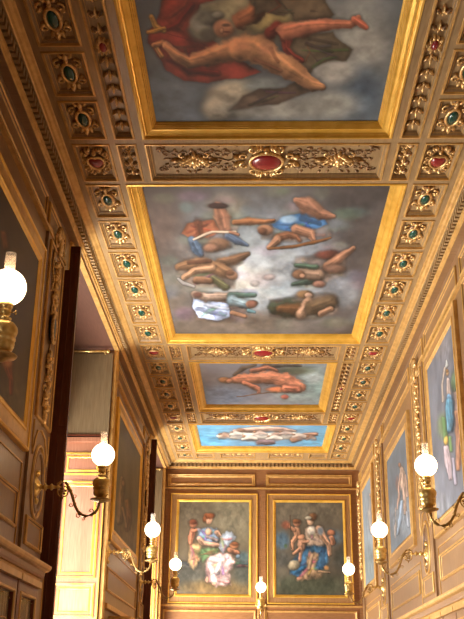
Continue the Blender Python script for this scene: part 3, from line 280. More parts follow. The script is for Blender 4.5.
 'e2': dict(bg=(98, 88, 74), H=[65.832, -8.614, 275.7, -0.58175, 72.175, 502.5, -0.0019522, -0.033348], ops=[('e',309.6,510.5,38.8,11.6,0,(108,98,82),0.8,1),('e',281.5,540.6,7.8,8.7,0,(86,106,120),0.6,1),('e',332.9,537.7,9.7,7.8,0,(88,100,108),0.7,1),('e',309.6,586.2,42.7,11.6,0,(74,76,60),0.7,1),('e',280.5,559.0,11.6,7.8,0,(84,80,72),0.7,1),('e',340.7,559.0,7.8,11.6,0,(70,68,60),0.7,1),('p',[(303.8,546.4),(313.5,544.5),(328.0,545.8),(329.4,559.0),(323.2,569.7),(311.6,573.0),(298.0,576.9),(290.2,573.0),(291.8,561.0)],(66,104,136),3,1,0.4),('l',[(296.0,571.6,2.7),(301.9,568.7,2.7)],(60,110,150),0.6,1),('l',[(323.2,551.3,1.9),(323.2,566.8,1.6)],(48,76,104),0.7,0.7),('p',[(308.6,551.3),(318.3,553.2),(318.9,559.0),(315.0,568.7),(323.2,573.0),(322.8,577.4),(305.7,580.4),(297.0,580.0),(306.1,567.2),(306.1,557.1)],(166,136,106),3,1,0.35),('l',[(311.6,555.1,1.6),(308.6,568.7,1.6)],(190,160,128),0.6,1),('p',[(304.8,528.9),(311.6,526.0),(321.3,527.0),(326.7,536.7),(323.2,545.8),(306.7,545.8),(304.8,537.7)],(160,136,116),3,1,0.3),('e',311.2,530.9,4.3,4.7,0,(214,198,178),0.5,1),('l',[(319.3,528.9,3.1),(323.2,536.7,3.5),(329.0,544.5,2.3),(330.2,554.2,1.7)],(192,148,118),0.25,1),('e',320.3,530.9,3.1,3.9,0,(122,128,134),0.6,1),('e',310.0,521.2,3.5,4.3,0,(206,164,132),0.3,1),('e',313.1,516.7,3.9,3.9,0,(112,76,50),0.4,1),('e',308.6,517.9,3.5,1.9,0,(160,150,130),0.5,1),('l',[(296.0,529.9,3.5),(297.0,535.7,3.3),(292.2,542.5,1.9),(292.2,548.9,1.6)],(188,138,106),0.25,1),('l',[(294.1,529.9,1.6),(289.2,527.0,1.4),(287.9,525.1,1.2)],(180,128,98),0.25,1),('e',297.0,523.1,3.7,3.5,0,(176,122,92),0.3,1),('e',296.6,521.2,3.9,2.1,0,(120,76,50),0.5,1),('e',285.4,525.1,4.3,3.9,0,(150,84,62),0.6,0.8),('l',[(290.2,515.4,0.4),(291.0,548.3,0.4)],(84,66,50),0.4,1),('l',[(301.9,541.6,3.5),(300.9,548.3,3.3),(299.5,555.1,1.7),(299.1,561.3,1.6)],(196,146,116),0.25,1),('l',[(299.9,549.3,2.3),(293.1,553.2,1.6)],(192,142,112),0.25,1),('e',301.1,537.3,3.3,2.9,0,(182,130,98),0.3,1),('l',[(302.8,542.5,1.4),(307.7,541.6,1.4)],(190,140,110),0.25,1),('e',293.7,565.2,5.4,5.2,0,(156,142,116),0.3,1),('e',331.3,532.8,3.9,3.5,0,(158,104,76),0.3,1),('l',[(331.9,537.7,2.3),(332.9,543.5,1.9)],(176,124,96),0.25,1),('e',299.9,578.4,3.1,1.6,0,(182,136,108),0.4,1),('e',326.1,567.7,1.9,2.3,0,(196,146,92),0.6,1),('l',[(319.3,571.6,1.2),(329.0,573.0,0.8)],(150,124,98),0.25,1),('e',285.4,545.8,1.9,1.9,0,(78,96,70),0.6,1)]),
 'r2': dict(bg=(124, 130, 142), H=[-32.618, -14.59, 427.1, -88.178, 120.32, 370.2, -0.12687, -0.056689], ops=[('e',443.4,348.8,11.6,11.6,0,(128,130,138),0.8,1),('e',454.6,381.7,3.3,10.1,0,(92,116,92),0.5,1),('e',443.4,426.3,5.8,11.6,0,(124,142,110),0.7,1),('l',[(446.9,360.8,0.8),(447.3,365.3,1.4),(445.7,368.2,0.8)],(190,198,198),0.25,1),('l',[(442.4,401.1,1.0),(441.8,383.7,1.0),(444.9,368.2,1.0)],(190,178,166),0.25,1),('l',[(448.2,379.8,1.7),(448.8,393.4,2.5),(449.2,406.9,2.9)],(196,180,172),0.25,1),('l',[(456.0,393.4,2.3),(458.5,414.7,2.5),(458.9,430.2,2.3)],(172,150,142),0.25,1),('l',[(449.2,397.2,2.7),(450.2,414.7,3.3),(449.2,430.2,3.1)],(112,156,192),0.25,1),('e',447.3,373.6,1.6,2.9,0,(192,160,122),0.4,1),('e',446.9,371.1,1.4,1.6,0,(160,120,70),0.5,1),('e',443.9,517.6,16.8,21.0,0,(142,148,158),0.8,1),('l',[(449.2,402.1,3.4),(449.6,418.9,3.8),(449.2,429.4,2.5)],(98,152,180),0.25,1),('l',[(456.5,412.6,2.5),(459.3,437.8,3.1),(458.6,469.3,1.9)],(166,124,100),0.25,1),('l',[(443.9,418.9,1.9),(446.0,437.8,2.1)],(100,134,92),0.25,1),('l',[(450.2,437.8,1.7),(451.3,450.4,1.7)],(112,146,98),0.25,1),('e',446.3,440.9,1.7,5.0,0,(208,176,96),0.5,1),('l',[(446.7,448.3,2.5),(448.8,463.0,3.1),(450.9,478.7,1.5)],(188,172,180),0.25,1),('l',[(453.4,458.8,1.7),(455.5,484.0,1.5)],(160,156,172),0.5,1)]),
 'r3': dict(bg=(108, 120, 130), H=[-32.532, -7.551, 386.7, -88.632, 74.506, 462.0, -0.12724, -0.031053], ops=[('e',403.7,519.0,15.3,17.5,0,(132,142,152),0.8,1),('e',397.1,483.6,1.7,6.6,0,(132,106,100),0.6,0.8),('l',[(401.0,466.5,1.1),(402.6,472.0,2.2),(403.7,488.4,2.6),(405.4,501.5,1.7),(405.4,513.5,1.1)],(188,162,144),0.25,1),('l',[(400.4,474.2,0.9),(398.9,494.9,0.9),(397.1,509.1,0.7)],(178,150,134),0.25,1),('l',[(405.4,474.8,0.9),(407.6,497.1,0.9)],(172,146,132),0.25,1),('e',400.2,464.8,1.3,2.4,0,(152,110,86),0.4,1),('l',[(401.9,501.5,1.7),(400.6,519.0,1.7),(396.7,534.3,1.1)],(150,170,190),0.25,1),('l',[(406.9,512.4,1.3),(408.5,526.6,1.1)],(156,164,176),0.25,1),('l',[(395.4,508.0,0.4),(394.9,538.6,0.4)],(168,160,154),0.25,1)]),
 'r4': dict(bg=(122, 134, 142), H=[-19.742, -6.9267, 362.1, -53.265, 76.776, 492.2, -0.076705, -0.029051], ops=[('e',371.8,516.2,6.3,18.9,0,(130,140,148),0.7,1),('l',[(370.1,497.3,0.8),(369.7,512.0,1.5),(371.8,532.9,1.5)],(150,146,142),0.5,1),('e',370.1,495.2,1.0,1.7,0,(150,120,100),0.5,1),('e',371.8,564.4,8.4,16.8,0,(108,118,120),0.8,1)]),
 'l1': dict(bg=(74, 56, 42), H=[94.719, -22.713, -41.8, 255.1, 182.72, 101.8, 0.36742, -0.087507], ops=[('e',11.6,409.3,23.3,34.9,0,(98,84,60),0.8,1),('e',3.1,327.9,11.6,50.4,0,(70,54,42),0.8,1),('l',[(5.2,354.8,5.8),(7.8,365.2,5.2),(11.6,379.4,2.1),(11.0,393.9,1.6)],(128,66,46),0.3,1),('e',7.8,362.6,5.2,3.9,0,(150,100,70),0.6,1),('l',[(3.9,233.6,2.6),(5.8,246.6,3.1)],(120,66,36),0.6,1)]),
 'l2': dict(bg=(94, 86, 66), H=[46.803, -11.692, 119.4, 126.27, 90.813, 413.0, 0.1821, -0.045989], ops=[('e',129.2,533.9,12.1,14.5,0,(112,98,70),0.8,1),('l',[(121.5,478.2,1.9),(121.0,495.2,2.4),(119.5,521.8,2.2)],(128,108,80),0.5,1),('l',[(127.3,501.2,2.2),(128.8,517.0,2.9),(127.3,529.1,1.9)],(124,92,64),0.4,1),('l',[(122.5,507.3,1.2),(126.3,526.7,1.5)],(134,112,84),0.4,1),('e',123.2,483.5,1.9,3.4,0,(124,98,72),0.5,1)]),
}
PW0, PW1, PW2 = 50, 140, 160
FILL, UP = 7.6, 62  # relative strength and upward tilt of the added fill lamps
DAYC = (.95, .98, 1)
SUN = 1.5; SUND = (.25, .9, -.5)
EXPO = 0.62
# ------------------------------------------------------------------ ceiling
PAINT_HOLES = [('p1', 1.42, 6.28, 9.61), ('p2', 1.754, 10.74, 16.63), ('p3', 1.42, 17.78, 21.25), ('p4', 1.744, 22.4, 25.2)]
ROWS = [(9.775, 10.595), (16.805, 17.64), (21.42, 22.25)]
def seq(a, b, n, gap): 
    s = (b-a-gap*(n-1))/n; return [(a+i*(s+gap), a+i*(s+gap)+s) for i in range(n)]
GREEN = [('single male nude', seq(6.28, 9.61, 4, .14)), ('large cloud scene', seq(10.74, 16.61, 6, .155)),
         ('reclining nude', seq(17.77, 21.25, 4, .16)), ('small sky scene', seq(22.4, 25.2, 3, .14))]
holes = [(-w, w, a, b) for _, w, a, b in PAINT_HOLES]; coffers = []
for a, b in ROWS:
    coffers.append((-1.42, 1.42, a, b))
    for s in (-1, 1):
        for p, q in ((1.56, 1.755), (1.88, 2.275)): coffers.append((min(s*p, s*q), max(s*p, s*q), a, b))
for s in (-1, 1):
    for a, b in ((6.28, 9.61), (17.77, 21.25)): coffers.append((min(s*1.56, s*1.755), max(s*1.56, s*1.755), a, b))
    for _, L in GREEN:
        for a, b in L: coffers.append((min(s*1.88, s*2.275), max(s*1.88, s*2.275), a, b))
    coffers.append((min(s*1.88, s*2.275), max(s*1.88, s*2.275), 25.38, 25.9))
    coffers.append((min(s*.2, s*1.1), max(s*.2, s*1.1), 25.38, 25.86))
    coffers.append((min(s*1.3, s*1.755), max(s*1.3, s*1.755), 25.38, 25.86))
def plate(mb, u0, u1, v0, v1, hs, mat):
    us = sorted({u0, u1} | {h[0] for h in hs} | {h[1] for h in hs}); vs = sorted({v0, v1} | {h[2] for h in hs} | {h[3] for h in hs})
    for i in range(len(us)-1):
        for j in range(len(vs)-1):
            cu, cv = (us[i]+us[i+1])/2, (vs[j]+vs[j+1])/2
            if any(h[0] < cu < h[1] and h[2] < cv < h[3] for h in hs): continue
            mb.quad((us[i], vs[j], 0), (us[i+1], vs[j], 0), (us[i+1], vs[j+1], 0), (us[i], vs[j+1], 0), mat)
c = MB(); c.fr = lambda u, v, n: (u, v, HC-n)
plate(c, -W, W, YB, YE, holes+coffers, 'ceil')
CP = [(-.026, 0), (-.022, .014), (-.002, .016), (.004, -.01), (.012, -.012), (.026, -.03), (.034, -.031), (.037, -.042), (.046, -.044), (.048, -.055)]
CM = ['gilt', 'gilt', 'gilt', 'ceil', 'ceil', 'gilt', 'ceil', 'ceil', 'ceil']
for (a, b, y0, y1) in coffers:
    k = .55 if b-a < .3 else 1
    c.ring(a, b, y0, y1, [(i*k if i > 0 else i, h) for i, h in CP], CM)
    i = .048*k; c.quad((a+i, y0+i, -.055), (b-i, y0+i, -.055), (b-i, y1-i, -.055), (a+i, y1-i, -.055), 'ceil')
for (a, b, y0, y1) in holes:                                   # dark void closed above each painting
    c.quad((a, y0, -.16), (b, y0, -.16), (b, y1, -.16), (a, y1, -.16), 'ceil')
    c.ring(a, b, y0, y1, [(0, 0), (0, -.16)], 'ceil')
c.box(-W-.9, W+.2, YB-.2, YE+.2, -.4, -.2, 'ceil') if False else None
c.build('ceiling', kind='structure')
roof = MB(); roof.box(-4.0, 3.0, YB-.3, YE+.3, 7.80, 7.95, 'ceil'); roof.build('ceiling_slab', kind='structure')

# cornice all round: (inset from wall, z)
K = MB(); K.fr = lambda u, v, n: (u, v, n)
prof = [(0, 7.40), (.10, 7.40), (.115, 7.405), (.125, 7.425), (.14, 7.43), (.15, 7.455), (.12, 7.462), (.12, 7.552), (.225, 7.552), (.235, 7.56), (.262, 7.565), (.29, 7.58), (.315, 7.585), (.325, 7.599)]
pm = ['wallw', 'gilt', 'gilt', 'gilt', 'gilt', 'gilt', 'ceil', 'ceil', 'gilt', 'gilt', 'gilt', 'gilt', 'gilt']
K.ring(-W, W, YB, YE, prof, pm)
n = int((YE-YB-.6)/.108)
for i in range(n):
    y = YB+.35+i*.108
    for s in (-1, 1):
        x0, x1 = sorted((s*(W-.12), s*(W-.205))); K.box(x0, x1, y, y+.062, 7.458, 7.551, 'ceil')
for i in range(int(4.9/.108)):
    x = -2.42+i*.108; K.box(x, x+.062, YE-.205, YE-.12, 7.458, 7.551, 'ceil')
K.build('trim_1', kind='structure')

# ceiling paintings
FP = [(-.03, 0), (-.028, .014), (-.006, .02), (.004, .012), (.012, -.012), (.026, -.012), (.04, -.03), (.072, -.042), (.098, -.046), (.104, -.06), (.114, -.062), (.12, -.078), (.13, -.08), (.134, -.1), (.143, -.103), (.148, -.125)]
info = {'p1': ('muscular bearded nude with red cloak and dark wing, nearest ceiling painting', 2.5, 2.99, 250, 230, 1),
        'p2': ('big ceiling painting of winged figures ringed round a glowing cloudy sky', 3.168, 5.55, 280, 260, 2),
        'p3': ('ceiling painting of one reclining nude on grey clouds, between two red-medallion panels', 2.16+.34, 3.13, 180, 120, 3),
        'p4': ('bright blue ceiling painting with pale figures, nearest the end wall', 3.148, 2.46, 190, 90, 4)}
CG = (1.2, 1.3, 1.5); EGN = (1.0, 1.06, 1.1)
GAIN = dict(p1=(1.12, 1.15, 1.15), p2=(.80, .87, .95), p3=CG, p4=(.85, .9, .97), e1=EGN, e2=EGN, r2=(.75, .72, .7), r3=(.9, .9, .9), r4=(.95, .92, .9), l1=(1, 1, 1), l2=(1, 1, 1))
for nm, w, a, b in PAINT_HOLES:
    lab, cw, chh, nx, ny, sd = info[nm]
    t = thing('ceiling_painting', lab, 'painting', mount('ceiling', 0, (a+b)/2), 'framed paintings set in the ceiling')
    f = MB(); f.ring(-w, w, -(b-a)/2, (b-a)/2, FP, 'gold'); f.build('frame', t)
    canvas('canvas', 2*(w-.146), (b-a)-.292, nm, sd*10, -.12, t, nx, ny, GAIN[nm])

# ------------------------------------------------------------------ carved ceiling ornaments (local X,Y in plane, Z out)
def scroll_pair(mb, cx, cy, r, th, m, h=.03, up=1):
    for s in (-1, 1): mb.spiral((cx*s, cy, 0), r, 1.1, PI/2 if up > 0 else -PI/2, s*up, th, m, h)
def green_proto():
    t = thing('gilded_cartouche', '', 'ceiling ornament'); o = MB()
    o.tube([(.062*math.cos(a), .13*math.sin(a), .035) for a in [2*PI*i/16 for i in range(16)]], .017, 'orn', 6, closed=True)
    for sx in (-1, 1):
        for sy in (-1, 1):
            o.spiral((sx*.085, sy*.125, .0), .042, 1.1, (PI/2)*sy+.4*sx, -sx*sy, .014, 'orn', .035)
            o.leaf((sx*.07, sy*.07, .015), math.atan2(sy*.4, sx), .055, .022, 'orn', .02)
            o.leaf((sx*.02, sy*.17, .01), sy*PI/2-sx*.5*sy, .085, .022, 'orn', .02)
    for sy in (-1, 1):
        o.leaf((0, sy*.15, .015), sy*PI/2, .11, .03, 'orn', .03); o.ell((0, sy*.165, .03), (.022, .03, .02), 'orn', 8, 5)
    o.ell((0, .235, .015), (.055, .022, .02), 'bronze', 8, 5)
    o.box(-.055, .085, -.15, .15, -.012, .018, 'bronze')
    b = o.build('scrollwork', t, True); g = MB(); g.ell((0, 0, .04), (.048, .105, .03), 'green', 16, 8); g = g.build('oval_boss', t, True); g['label'] = 'dark green oval boss'
    for q in (b, g): q.location.z = -.055; q.scale = (1.18, 1.22, 1.1)
    return t
def red_proto():
    t = thing('shield_cartouche', '', 'ceiling ornament'); o = MB(); rnd = random.Random(4)
    ol = [(.082*math.sin(a)*(1-.12*math.cos(a)), -.115*math.cos(a)-.03*math.exp(-(a-PI)**2*6)) for a in [2*PI*i/20 for i in range(20)]]
    o.tube([(x*1.25, y*1.3-.01, .045) for x, y in ol], .017, 'orn', 6, closed=True)
    for sx in (-1, 1):
        for sy in (-1, 1):
            o.spiral((sx*.115, sy*.17, 0), .05, 1.2, (PI/2)*sy, -sx*sy, .017, 'orn', .05)
            o.spiral((sx*.125, sy*.05, 0), .04, 1.1, -(PI/2)*sy, sx*sy, .015, 'orn', .045)
            for k in range(4): o.leaf((sx*.05, sy*.16, .015), sy*(PI/2)-sx*sy*(.1+.33*k), .15-.015*k, .024, 'orn' if k % 2 else 'bronze', .03)
            o.ell((sx*.06, sy*.27, .03), (.03, .035, .03), 'orn', 8, 5)
    for k in range(14): a = rnd.random()*2*PI; o.leaf((.11*math.cos(a), .2*math.sin(a), .0), a+rnd.uniform(-.6, .6), .08, .02, 'orn', .03)
    o.ell((0, .2, .035), (.03, .045, .04), 'orn', 8, 6); o.ell((0, -.2, .035), (.035, .04, .035), 'orn', 8, 6)
    b = o.build('scrollwork', t, True)
    g = MB(); lo = [[g.pt((x*k, y*k, z)) for x, y in ol] for k, z in ((1.15, .03), (1.0, .06), (.6, .075), (.02, .08))]
    for i in range(3):
        for j in range(20): g.face([lo[i][j], lo[i][(j+1) % 20], lo[i+1][(j+1) % 20], lo[i+1][j]], 'red')
    g = g.build('heart_shield', t, True); g['label'] = 'deep red heart-shaped shield'
    for q in (b, g): q.location.z = -.055
    return t
gp, gu, rp, ru = green_proto(), [], red_proto(), []
ordn = ['first', 'second', 'third', 'fourth', 'fifth', 'sixth']
for s, sn in ((-1, 'left'), (1, 'right')):
    for pn, L in GREEN:
        for i, (a, b) in enumerate(L):
            o_ = put(gp, gu, mount('ceiling', s*2.078, (a+b)/2), f'gilt cartouche with green oval, {sn} coffer row, {ordn[i]} beside the {pn}', 'green-bossed cartouches in the ceiling coffers')
    for (a, b), pn in zip(ROWS, ('nearest the viewer', 'middle of the three', 'farthest of the three')):
        put(rp, ru, mount('ceiling', s*2.078, (a+b)/2), f'gilt scrollwork around a red heart shield, {sn} coffer row, {pn}', 'red shield cartouches in the ceiling coffers')

def husk(o, y, d=1, s=1.0):
    o.leaf((0, y, .01), d*PI/2, .12*s, .016*s, 'orn', .04)
    for sx in (-1, 1):
        o.leaf((0, y, .005), d*(PI/2)-sx*d*.75, .1*s, .018*s, 'bronze', .03); o.leaf((0, y+.02*d, .01), d*(PI/2)-sx*d*1.2, .07*s, .016*s, 'orn', .03)
    o.ell((0, y, .02), (.014*s, .02*s, .018), 'orn', 6, 4)
def strip_proto(L):
    t = thing('husk_garland', '', 'ceiling ornament'); o = MB(); k = 6; st = (L/2-.22)/k; husk(o, 0, 1, 1.15); hk = o.build('husk', t, True); first = True
    for i in range(k):
        for d in (-1, 1):
            q = hk if first else hk.copy()
            if not first: col.objects.link(q)
            first = False; q.location = (0, d*(.2+st*i), -.055); q.rotation_euler = (0, 0, 0 if d > 0 else PI)
    o = MB()
    for i in range(10): a = 2*PI*i/10; o.leaf((.03*math.cos(a), .07*math.sin(a), .01), a, .07 if i % 2 else .05, .02, 'orn', .04)
    o.tube([(.045*math.cos(a), .085*math.sin(a), .035) for a in [2*PI*i/14 for i in range(14)]], .013, 'orn', 5, closed=True)
    b = o.build('rosette', t, True); g = MB(); g.ell((0, 0, .045), (.037, .075, .03), 'red', 12, 6); g = g.build('oval_boss', t, True); g['label'] = 'small red oval boss'
    for q in (b, g): q.location.z = -.055
    return t
for L, a, b, wh in ((3.3, 6.28, 9.61, 'nearest painting'), (3.45, 17.77, 21.25, 'reclining nude painting')):
    pr_, us = strip_proto(L), []
    for s, sn in ((-1, 'left'), (1, 'right')): put(pr_, us, mount('ceiling', s*1.6575, (a+b)/2), f'long husk garland with red oval centre in narrow panel {sn} of the {wh}', 'long husk garlands in the ceiling')
def small_proto():
    t = thing('foliage_ornament', '', 'ceiling ornament'); o = MB()
    for i in range(4): husk(o, -.32+.2*i, 1, 1.25)
    for y in (-.2, .2):
        for sx in (-1, 1): o.spiral((sx*.035, y, 0), .03, 1, PI/2, sx, .01, 'orn', .03)
    o.ell((0, 0, .02), (.035, .045, .035), 'orn', 8, 5); q = o.build('foliage', t, True); q.location.z = -.055; return t
sp, su = small_proto(), []
for (a, b), pn in zip(ROWS, ('nearest', 'middle', 'farthest')):
    for s, sn in ((-1, 'left'), (1, 'right')): put(sp, su, mount('ceiling', s*1.6575, (a+b)/2), f'small gilt foliage ornament in narrow panel {sn} of the {pn} red medallion panel', 'small foliage ornaments in the ceiling')

def mid_proto(seed):
    t = thing('medallion_panel_ornament', '', 'ceiling ornament'); rnd = random.Random(seed)
    for sx in (-1, 1):                                            # fine arabesque
        o = MB()
        for i in range(9):
            x = sx*(.36+.105*i)
            for y, s2 in ((.16, 1), (-.16, -1)):
                o.spiral((x, y, 0), .065, 1.25, -s2*PI/2, sx*s2, .011, 'bronze', .02, n=4, steps=9)
                o.leaf((x, y*1.6, -.005), rnd.uniform(0, 6.28), .09, .022, 'bronze', .02); o.leaf((x+.04, y*.3, -.005), rnd.uniform(0, 6.28), .08, .02, 'bronze', .02)
            o.tube([(x-.05, 0, .005), (x, .03*(-1)**i, .012), (x+.05, 0, .005)], .009, 'bronze', 4)
        o.spiral((sx*1.28, .22, 0), .06, 1.2, 0, 1, .012, 'bronze', .02); o.spiral((sx*1.28, -.22, 0), .06, 1.2, 0, -1, .012, 'bronze', .02)
        q = o.build('arabesque', t, True); q.location.z = -.055; q['label'] = 'dark bronze-toned scrolling relief'
    o = MB()
    o.tube([(.20*math.cos(a), .2*math.sin(a), .05) for a in [2*PI*i/24 for i in range(24)]], .022, 'orn', 7, closed=True)
    for sx in (-1, 1):
        for sy in (-1, 1):
            o.spiral((sx*.15, sy*.24, 0), .065, 1.2, sy*PI/2, -sx*sy, .02, 'orn', .06); o.spiral((sx*.27, sy*.11, 0), .065, 1.2, -sy*PI/2, sx*sy, .02, 'orn', .05)
            for k in range(3): o.leaf((sx*.05, sy*.24, .02), sy*PI/2-sx*sy*(.2+.5*k), .12, .025, 'orn', .04)
            o.leaf((sx*.3, sy*.05, .01), (0 if sx > 0 else PI)+sx*sy*.5, .12, .024, 'orn', .04)
        o.ell((0, sx*.25, .04), (.04, .05, .045), 'orn', 8, 6)
    q = o.build('cartouche', t, True); q.location.z = -.055
    g = MB(); g.ell((0, 0, .05), (.18, .175, .045), 'red', 24, 8); g = g.build('oval_boss', t, True); g.location.z = -.055; g['label'] = 'large red oval boss'
    for sx in (-1, 1):
        o = MB()
        for i in range(12): a = 2*PI*i/12; o.leaf((.03*math.cos(a), .03*math.sin(a), .01), a, .15 if i % 3 == 0 else .1, .032, 'orn', .035)
        for k in (0, 1):
            for sy in (-1, 1): o.spiral(((k*2-1)*.14, sy*.1, 0), .05, 1.1, sy*PI/2, -(k*2-1)*sy, .014, 'orn', .03); o.leaf(((k*2-1)*.12, 0, .01), 0 if k else PI, .17, .035, 'orn', .03)
        o.ell((0, 0, .03), (.06, .06, .04), 'orn', 10, 6); q = o.build('rosette', t, True); q.location = (sx*.88, 0, -.055)
    return t
mp_, mu = mid_proto(3), []
for (a, b), pn in zip(ROWS, ('between the two largest paintings', 'beyond the big cloud scene', 'between the two farthest paintings')):
    put(mp_, mu, mount('ceiling', 0, (a+b)/2), f'long carved panel relief with red oval medallion, {pn}', 'red medallion panels across the ceiling')
def end_proto():
    t = thing('ribbon_ornament', '', 'ceiling ornament'); o = MB()
    pts = [(-.38+.76*i/16, .07*math.sin(i*PI/4), .015) for i in range(17)]; o.tube(pts, .016, 'orn', 5)
    for i in range(5):
        o.leaf((-.3+.15*i, 0, .01), .6*(-1)**i, .11, .025, 'orn', .03); o.leaf((-.3+.15*i, 0, .01), PI-.6*(-1)**i, .1, .025, 'bronze', .03)
    q = o.build('foliage', t, True); q.location.z = -.055; return t
ep, eu = end_proto(), []
for s, sn in ((-1, 'left'), (1, 'right')): put(ep, eu, mount('ceiling', s*.65, 25.62), f'gilt ribbon ornament along the end cornice, {sn} of centre', 'ribbon ornaments by the end cornice')
kp, ku = green_proto(), []
for ch in kp.children: ch.scale = (1.1, .78, 1)
for s, sn in ((-1, 'left'), (1, 'right')): put(kp, ku, mount('ceiling', s*2.078, 25.64), f'squat gilt cartouche in the far {sn} corner of the ceiling', 'corner cartouches')

# ------------------------------------------------------------------ walls
OPEN = [(.6, 4.8), (12.3, 16.4), (22.9, 26.1)]; ZT = 7.36
BEAD = [(0, 0), (.002, .022), (.018, .034), (.034, .022), (.038, .008), (.05, .006), (.056, -.0)]
BG = ['gilt', 'gilt', 'gilt', 'wallw', 'gilt', 'gilt']
frames = {'left': lambda u, v, n: (-W+n, u, v), 'right': lambda u, v, n: (W-n, u, v), 'end': lambda u, v, n: (u, YE-n, v)}
def bead(mb, a, b, z0, z1, m=None): mb.ring(a, b, z0, z1, BEAD, m or BG)
def pier(mb, a, b, base, ms, ellip=True, arcs=True):
    """pilaster strip with beaded panel and an oval moulding behind the lamp"""
    mb.box(a, b, 3.0, 6.9, 0, .035, base)
    fr = mb.fr; mb.fr = lambda u, v, n: fr(u, v, n+.035)
    cc = (a+b)/2; w = (b-a)/2-.09
    mb.ring(cc-w, cc+w, 4.55, 6.8, BEAD, ms); mb.ring(cc-w, cc+w, 3.1, 3.42, BEAD, ms)
    for k, m in ((1.0, 'gilt'), (.8, base)):
        mb.tube([(cc+.3*k*math.cos(t), 3.86+.42*k*math.sin(t), .006) for t in [2*PI*i/28 for i in range(28)]], .022, m, 6, closed=True)
    for s in (-1, 1):                                            # S-shaped shoulders above and below the oval
        mb.tube([(cc+s*w, 4.5, .004), (cc+s*w, 4.2, .004), (cc+s*(w-.05), 4.12, .004), (cc+s*.30, 4.28, .004), (cc+s*.2, 4.42, .004), (cc, 4.47, .004)], .015, 'gilt', 5)
    mb.fr = fr
def frieze(mb, a, b, m): bead(mb, a, b, 6.95, 7.27, m)
wr = MB(); wr.box(W, W+.2, YB, YE, 0, HC, 'wallw'); wr.build('wall_right', kind='structure'); wr = MB(); wr.fr = frames['right']
RP = [(5.0, 6.5), (10.6, 12.2), (15.4, 16.8), (21.1, 22.6), (26.05, 26.45)]; RB = [(6.7, 10.4), (12.42, 15.28), (17.0, 20.95), (22.8, 25.9)]
for a, b in RP:
    if b-a > 1: pier(wr, a+.1, b-.1, 'wallw', BG)
    else: wr.box(a, b, 3.0, 6.9, 0, .035, 'wallw')
    frieze(wr, a+.05, b-.02, BG)
for a, b in RB:
    frieze(wr, a+.05, b-.05, BG); bead(wr, a+.15, b-.15, 3.22, 3.62); wr.ring(a, b, 3.0, 3.75, [(0, 0), (.002, .012), (.02, .014), (.022, 0)], 'gilt')
    bead(wr, a+.1, b-.1, .5, 2.6)
wr.box(YB, YE-.001, 2.92, 3.0, 0, .07, 'gilt'); wr.box(YB, YE-.001, 6.86, 6.9, 0, .05, 'gilt'); wr.box(YB, YE-.001, 0, .25, 0, .03, 'wallw')
wr.build('trim_2', kind='structure')

wl = MB(); ys = [YB]+[v for o in OPEN for v in o]+[YE]
for i in range(0, len(ys), 2): wl.box(-W-.9, -W, ys[i], ys[i+1], 0, HC, 'wallw')
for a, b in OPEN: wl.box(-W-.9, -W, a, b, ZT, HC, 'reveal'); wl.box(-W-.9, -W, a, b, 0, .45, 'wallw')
wl.build('wall_left', kind='structure'); wl = MB(); wl.fr = frames['left']
LP = [(5.25, 6.55), (10.55, 11.55), (21.35, 22.25)]; LB = [(6.7, 10.4), (16.8, 21.2)]
for a, b in LP: pier(wl, a, b, 'wallw', BG); frieze(wl, a, b, BG)
for a, b in LB:
    frieze(wl, a+.05, b+.0, BG); bead(wl, a+.15, b-.1, 3.22, 3.62); wl.ring(a, b, 3.0, 3.95, [(0, 0), (.002, .012), (.02, .014), (.022, 0)], 'gilt'); bead(wl, a+.1, b-.1, .5, 2.6)
for (p, q) in ((4.9, 11.6), (16.8, 22.3)): wl.box(p, q, 2.92, 3.0, 0, .07, 'gilt'); wl.box(p, q, 6.86, 6.9, 0, .05, 'gilt')
AP = [(0, 0), (.0, .05), (.03, .07), (.07, .05), (.10, .045), (.13, .06), (.17, .05), (.23, .03), (.26, .045), (.30, .03), (.32, 0)]
for a, b in OPEN:                                              # architrave: broad sides, thin head
    L1 = [wl.fr for _ in ()]
    for s, e in ((-1, a), (1, b)):
        if (s == 1 and b > 26) : scale = .9
        else: scale = 1.1
        prv = None
        for (i, h) in AP:
            p = (e+s*i*scale, h)
            if prv: wl.quad((prv[0], .45, prv[1]), (p[0], .45, p[1]), (p[0], ZT+.04, p[1]), (prv[0], ZT+.04, prv[1]), 'gilt')
            prv = p
    wl.box(a-.1, b+.1, ZT-.0, ZT+.04, 0, .08, 'gilt')
wl.build('trim_3', kind='structure')

we = MB(); we.box(-W-.9, W+.2, YE, YE+.2, 0, HC, 'endw'); we.build('wall_end', kind='structure'); we = MB(); we.fr = frames['end']
EG = ['endw', 'gilt', 'gilt', 'endw', 'gilt', 'gilt']
for a, b in ((-2.62, -.15), (.1, 2.52)):
    bead(we, a+.02, b-.02, 6.93, 7.27, EG); bead(we, a+.06, b-.06, 6.97, 7.23, EG); bead(we, a, b, 2.6, 3.66, EG); bead(we, a+.08, b-.08, .5, 2.4, EG)
we.box(-W, W, 6.855, 6.895, 0, .06, 'gilt'); we.box(-W, W, 3.74, 3.79, 0, .05, 'gilt'); we.box(-.11, .11, 3.0, 6.85, 0, .03, 'endw')
we.ring(-.1, .1, 3.0, 3.7, [(0, .03), (.01, .045), (.025, .045), (.03, .03)], 'gilt')
for x in (2.6, -2.66): we.box(x, x+.06, 0, 6.85, 0, .04, 'endw')
we.build('trim_4', kind='structure')
wb = MB(); wb.box(-W-.9, W+.2, YB-.2, YB, 0, HC, 'endw'); wb.build('wall_back', kind='structure')
fl = MB(); fl.box(-W-.9, W+.2, YB-.2, YE+.2, -.1, 0, 'floor'); fl.build('floor', kind='structure')

